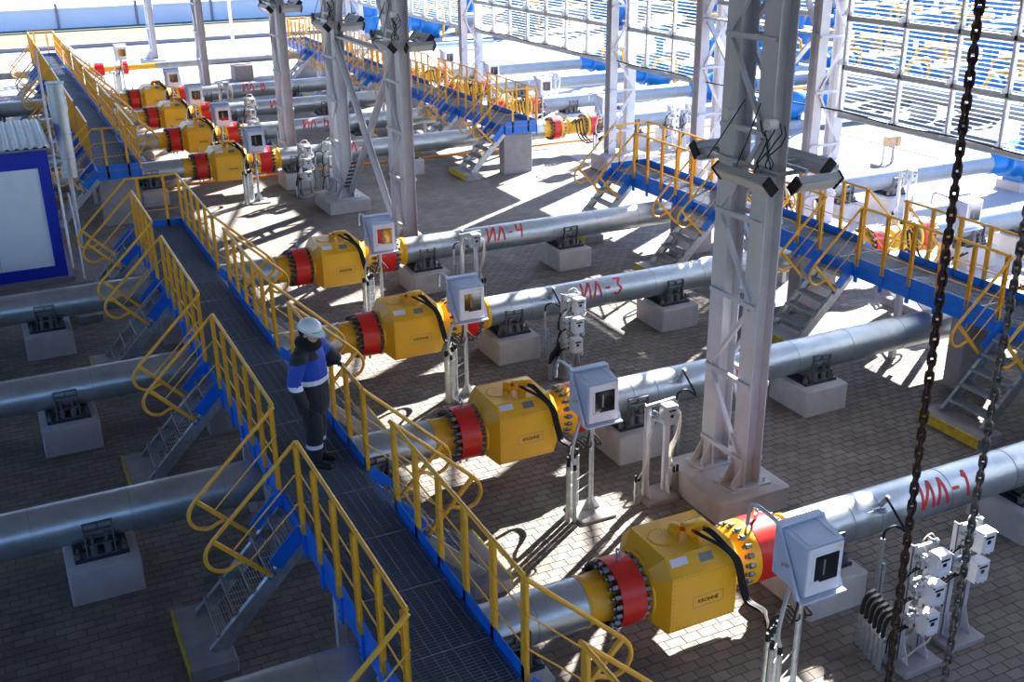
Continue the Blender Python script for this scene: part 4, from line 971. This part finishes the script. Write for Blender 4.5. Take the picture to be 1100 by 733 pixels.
t = T('crane_beam', 'grey hoist runway beam above the camera', 'beam', (3, 2.6, ROOF_Z)); t.part('beam', MB().ibeam(0,0,0,1,.1,.1).box(2.4, 4, 2.5, 2.8, ROOF_Z-.2, ROOF_Z+.2), 'column_paint', smooth=False)
bpy.data.objects.remove(t.o.children[0]); t.part('beam', MB().box(2.4, 4, 2.5, 2.8, ROOF_Z-.2, ROOF_Z+.2), 'column_paint', smooth=False)
# ------------------------------------------------------------------ the worker
def remesh(mb, name, vox, mats, pick, smooth=4):
    me = mb.mesh('tmp', mats[0], False); o = put('tmp', me); md = o.modifiers.new('r', 'REMESH'); md.mode = 'VOXEL'; md.voxel_size = vox
    sm = o.modifiers.new('s', 'SMOOTH'); sm.factor = .5; sm.iterations = smooth
    dg = bpy.context.evaluated_depsgraph_get(); dg.update(); r = bpy.data.meshes.new_from_object(o.evaluated_get(dg)); bpy.data.objects.remove(o)
    r.name = name; r.materials.clear()
    for q in mats: r.materials.append(M[q])
    for p in r.polygons: p.material_index = pick(p.center); p.use_smooth = True
    return r
def worker():
    base = V(2.93, 11.60, 1.5); al = math.radians(-42); F = V(math.cos(al), math.sin(al), 0); S = V(F.y, -F.x, 0)  # S = his right
    def P(f, s, z): return base+F*f+S*s+V(0,0,z)
    t = T('person', 'worker in white hard hat, blue and black work suit, hand on handrail', 'person', tuple(base))
    def limb(mb, pts, rad, n=14):
        mb.tube(pts, rad, n)
        for p, r in ((pts[0], rad[0]), (pts[-1], rad[-1])): mb.sphere(p, r*.98, None, 12, 8)
    rsh, lsh = P(-.01, .205, 1.40), P(.02, -.205, 1.41)
    rel, rwr = P(-.06, .285, 1.12), P(.05, .30, .88)
    hand = V(3.355, 11.90, 2.575); lwr = hand+V(-.12, -.03, .03); lel = P(.17, -.30, 1.20)
    hc = P(.045, 0, 1.625); ha = math.radians(-52); HF = V(math.cos(ha)*.96, math.sin(ha)*.96, -.28).normalized(); HS = V(HF.y, -HF.x, 0).normalized(); HU = HS.cross(HF).normalized()
    if HU.z < 0: HU = -HU
    def H(f, s, u): return hc+HF*f+HS*s+HU*u
    # continuous body under the clothes
    b = MB()
    limb(b, [P(0,0,.92), P(.0,0,1.15), P(.01,0,1.36)], [.125,.12,.13]); limb(b, [P(.0,0,1.36), P(.03,0,1.56)], [.07,.06])
    limb(b, [rsh, rel, rwr], [.055,.045,.032]); limb(b, [lsh, lel, lwr], [.055,.045,.032]); limb(b, [rsh, P(0,0,1.40), lsh], [.06,.09,.06])
    for s, fo in ((.10, .02), (-.10, -.02)): limb(b, [P(0,s,.90), P(.02+fo,s,.48), P(fo,s,.10)], [.085,.062,.045]); limb(b, [P(fo-.05,s,.05), P(fo+.12,s,.045)], [.045,.035])
    # head: cranium, jaw, nose, brow, lips, chin, ears
    b.sphere(H(-.015,0,.03), .092, None, 18, 14, (1.0,.92,1.08)); limb(b, [H(.005,0,.0), H(.035,0,-.075)], [.075,.048])
    b.sphere(H(.070,0,-.085), .024, None, 10, 8); limb(b, [H(.082,0,.018), H(.104,0,-.022)], [.009,.015], 8); b.sphere(H(.078,0,-.052), .020, None, 10, 8, (1,1,.6))
    limb(b, [H(.078,.035,.030), H(.084,0,.030), H(.078,-.035,.030)], [.012,.012,.012], 8)
    for s in (.084, -.084): b.sphere(H(-.005,s,-.005), .026, None, 8, 6, (1,.5,1.3)); b.sphere(H(.062,s*.52,-.02), .028, None, 8, 6)
    # hands: palm, four unequal fingers, thumb
    dn = (rwr-rel).normalized(); pc = rwr+dn*.05
    limb(b, [rwr, rwr+dn*.045+F*.0, rwr+dn*.085], [.030,.040,.036])
    for k, L in enumerate((.070,.080,.074,.058)):
        o = F*(.030-.020*k); a = rwr+dn*.09+o; q = a+dn*L*.5-S*.008; limb(b, [a, q, q+dn*L*.42-S*.024], [.0115,.0105,.0095], 8)
    limb(b, [rwr+dn*.03+F*.03, rwr+dn*.06+F*.055, rwr+dn*.10+F*.058-S*.012], [.013,.012,.011], 8)
    hx = (hand-lwr).normalized(); sd_ = V(0,0,1).cross(hx).normalized()
    limb(b, [lwr, lwr+hx*.05, lwr+hx*.10], [.030,.040,.036])
    for k, L in enumerate((.066,.076,.070,.056)):
        o = sd_*(.032-.021*k); a = lwr+hx*.10+o; q = a+hx*L*.45+V(0,0,-.004); r_ = q+hx*.012+V(0,0,-L*.40); limb(b, [a, q, r_, r_-hx*.022+V(0,0,-.012)], [.0115,.011,.010,.0095], 8)
    limb(b, [lwr+hx*.03-sd_*.03, lwr+hx*.06-sd_*.055, lwr+hx*.085-sd_*.055-V(0,0,.035)], [.013,.012,.011], 8)
    def pickb(c): return 1 if ((c-rwr).length < .22 and c.z < rwr.z+.01) or (c-hand).length < .17 else 0
    me = remesh(b, 'body', .0085, ['skin','glove'], pickb, 3)
    for v in me.vertices: v.co -= base
    put('body', me, t.o)
    # jacket
    b = MB()
    limb(b, [P(0,.03,.76), P(0,.03,.95), P(.0,.02,1.15), P(.0,.03,1.33)], [.178,.178,.172,.158]); limb(b, [P(0,-.04,.76), P(0,-.04,.95), P(.01,-.03,1.15), P(.01,-.03,1.33)], [.178,.178,.172,.158])
    limb(b, [rsh, P(-.02,.08,1.43), P(.0,-.08,1.43), lsh], [.085,.10,.10,.085]); limb(b, [rsh, rel, rwr-dn*.01], [.095,.082,.064]); limb(b, [lsh, lel, lwr-hx*.02], [.095,.082,.060])
    z0 = base.z
    def pickj(c):
        z = c.z-z0; arm = (c-base).dot(S)
        if arm < -.22 or ((c-lel).length < .17 and (c-base).dot(F) > .06): return 0 if z < 1.36 else 1
        if z < 1.055: return 0
        if z < 1.105: return 2
        if z < 1.345: return 1
        return 0 if (arm > .045 or (c-base).dot(F) < -.04) else 1
    me = remesh(b, 'jacket', .014, ['navy','royal','reflective'], pickj)
    for v in me.vertices: v.co -= base
    jk = put('jacket', me, t.o)
    # trousers and boots
    b = MB()
    for s, fo in ((.105, .03), (-.095, -.03)): limb(b, [P(0,s*.9,.88), P(.02+fo,s,.50), P(fo-.01,s,.14)], [.125,.104,.090])
    limb(b, [P(0,.05,.90), P(0,-.05,.90)], [.14,.14])
    def pickt(c): z = c.z-z0; return 1 if .27 < z < .325 else 0
    me = remesh(b, 'trousers', .013, ['navy','reflective'], pickt)
    for v in me.vertices: v.co -= base
    put('trousers', me, t.o)
    for s, fo in ((.105, .03), (-.095, -.03)):
        b = MB(); limb(b, [P(fo-.03,s,.16), P(fo-.03,s,.055)], [.062,.055]); limb(b, [P(fo-.05,s,.05), P(fo+.08,s,.052), P(fo+.17,s,.042)], [.048,.050,.040])
        b.sphere(P(fo-.03,s,.03), .05, None, 10, 6, (1.2,1,.5)); me = remesh(b, 'boot', .011, ['glove'], lambda c: 0)
        for v in me.vertices: v.co -= base
        put('boot', me, t.o)
    # hood collar and balaclava leaving the face open
    b = MB(); nk = P(.01,0,1.47)
    b.tube([nk+(F*math.cos(a)*.105+S*math.sin(a)*.115)+V(0,0,.03-.02*math.cos(a)) for a in [2*PI*k/14 for k in range(14)]], .048, 10, closed=True)
    b.sphere(H(-.050,0,.012), .102, None, 16, 12, (.95,.95,1.12)); limb(b, [H(-.03,0,-.08), P(0,0,1.46)], [.085,.10])
    for s in (1,-1): limb(b, [H(-.02,s*.085,.02), H(-.005,s*.075,-.06), H(.02,s*.02,-.125)], [.020,.020,.022])
    me = remesh(b, 'balaclava', .011, ['collar'], lambda c: 0)
    for v in me.vertices: v.co -= base
    put('balaclava', me, t.o)
    # hard hat
    b = MB(); n = 28; rings = []
    for u, r in ((.040,.118),(.055,.122),(.085,.119),(.115,.104),(.138,.080),(.152,.045),(.158,.0)): rings.append((u, r))
    vs = []
    for u, r in rings[:-1]:
        for k in range(n): a = 2*PI*k/n; vs.append(H(-.012+1.12*r*math.cos(a), .98*r*math.sin(a), u))
    vs.append(H(-.012,0,.158)); fs = [tuple(i*n+j for i, j in ((q,k),(q,(k+1)%n),(q+1,(k+1)%n),(q+1,k))) for q in range(5) for k in range(n)]+[(5*n+k, 5*n+(k+1)%n, 6*n) for k in range(n)]
    b.raw(vs, fs); hat = t.part('hard_hat', b, 'helmet', label='white hard hat')
    b = MB(); vs = []
    for dz in (0, -.008):
        for e in (0, 1):
            for k in range(n): a = 2*PI*k/n; ext = .012+.045*max(0, math.cos(a))**1.5; r1 = 1.12*.119+ext*e; r2 = .98*.119+(.010+.0*e)*e; vs.append(H(-.012+r1*math.cos(a), r2*math.sin(a), .045+dz-.012*e*max(0,math.cos(a))))
    fs = []
    for k in range(n):
        j = (k+1)%n; fs += [(k,j,n+j,n+k), (2*n+j,2*n+k,3*n+k,3*n+j), (n+k,n+j,3*n+j,3*n+k), (j,k,2*n+k,2*n+j)]
    b.raw(vs, fs); t.part('brim', b, 'helmet', hat)
    b = MB()
    for a0, a1, u0, u1 in ((.10,.85,.066,.060),(-.55,.05,.062,.072)):
        pts = [H(-.012+1.125*.122*math.cos(a0+(a1-a0)*k/5), .985*.122*math.sin(a0+(a1-a0)*k/5), u0+(u1-u0)*k/5) for k in range(6)]; b.tube(pts, .006, 6)
    t.part('green_emblem', b, 'green_mark', hat)
    b = MB()
    for s in (1,-1): b.sphere(H(.082,s*.030,.012), .007, None, 8, 6)
    t.part('eyes', b, 'glove', kind='stuff')
    t.o.scale = (1.075, 1.075, 1.075)
    return t
worker()
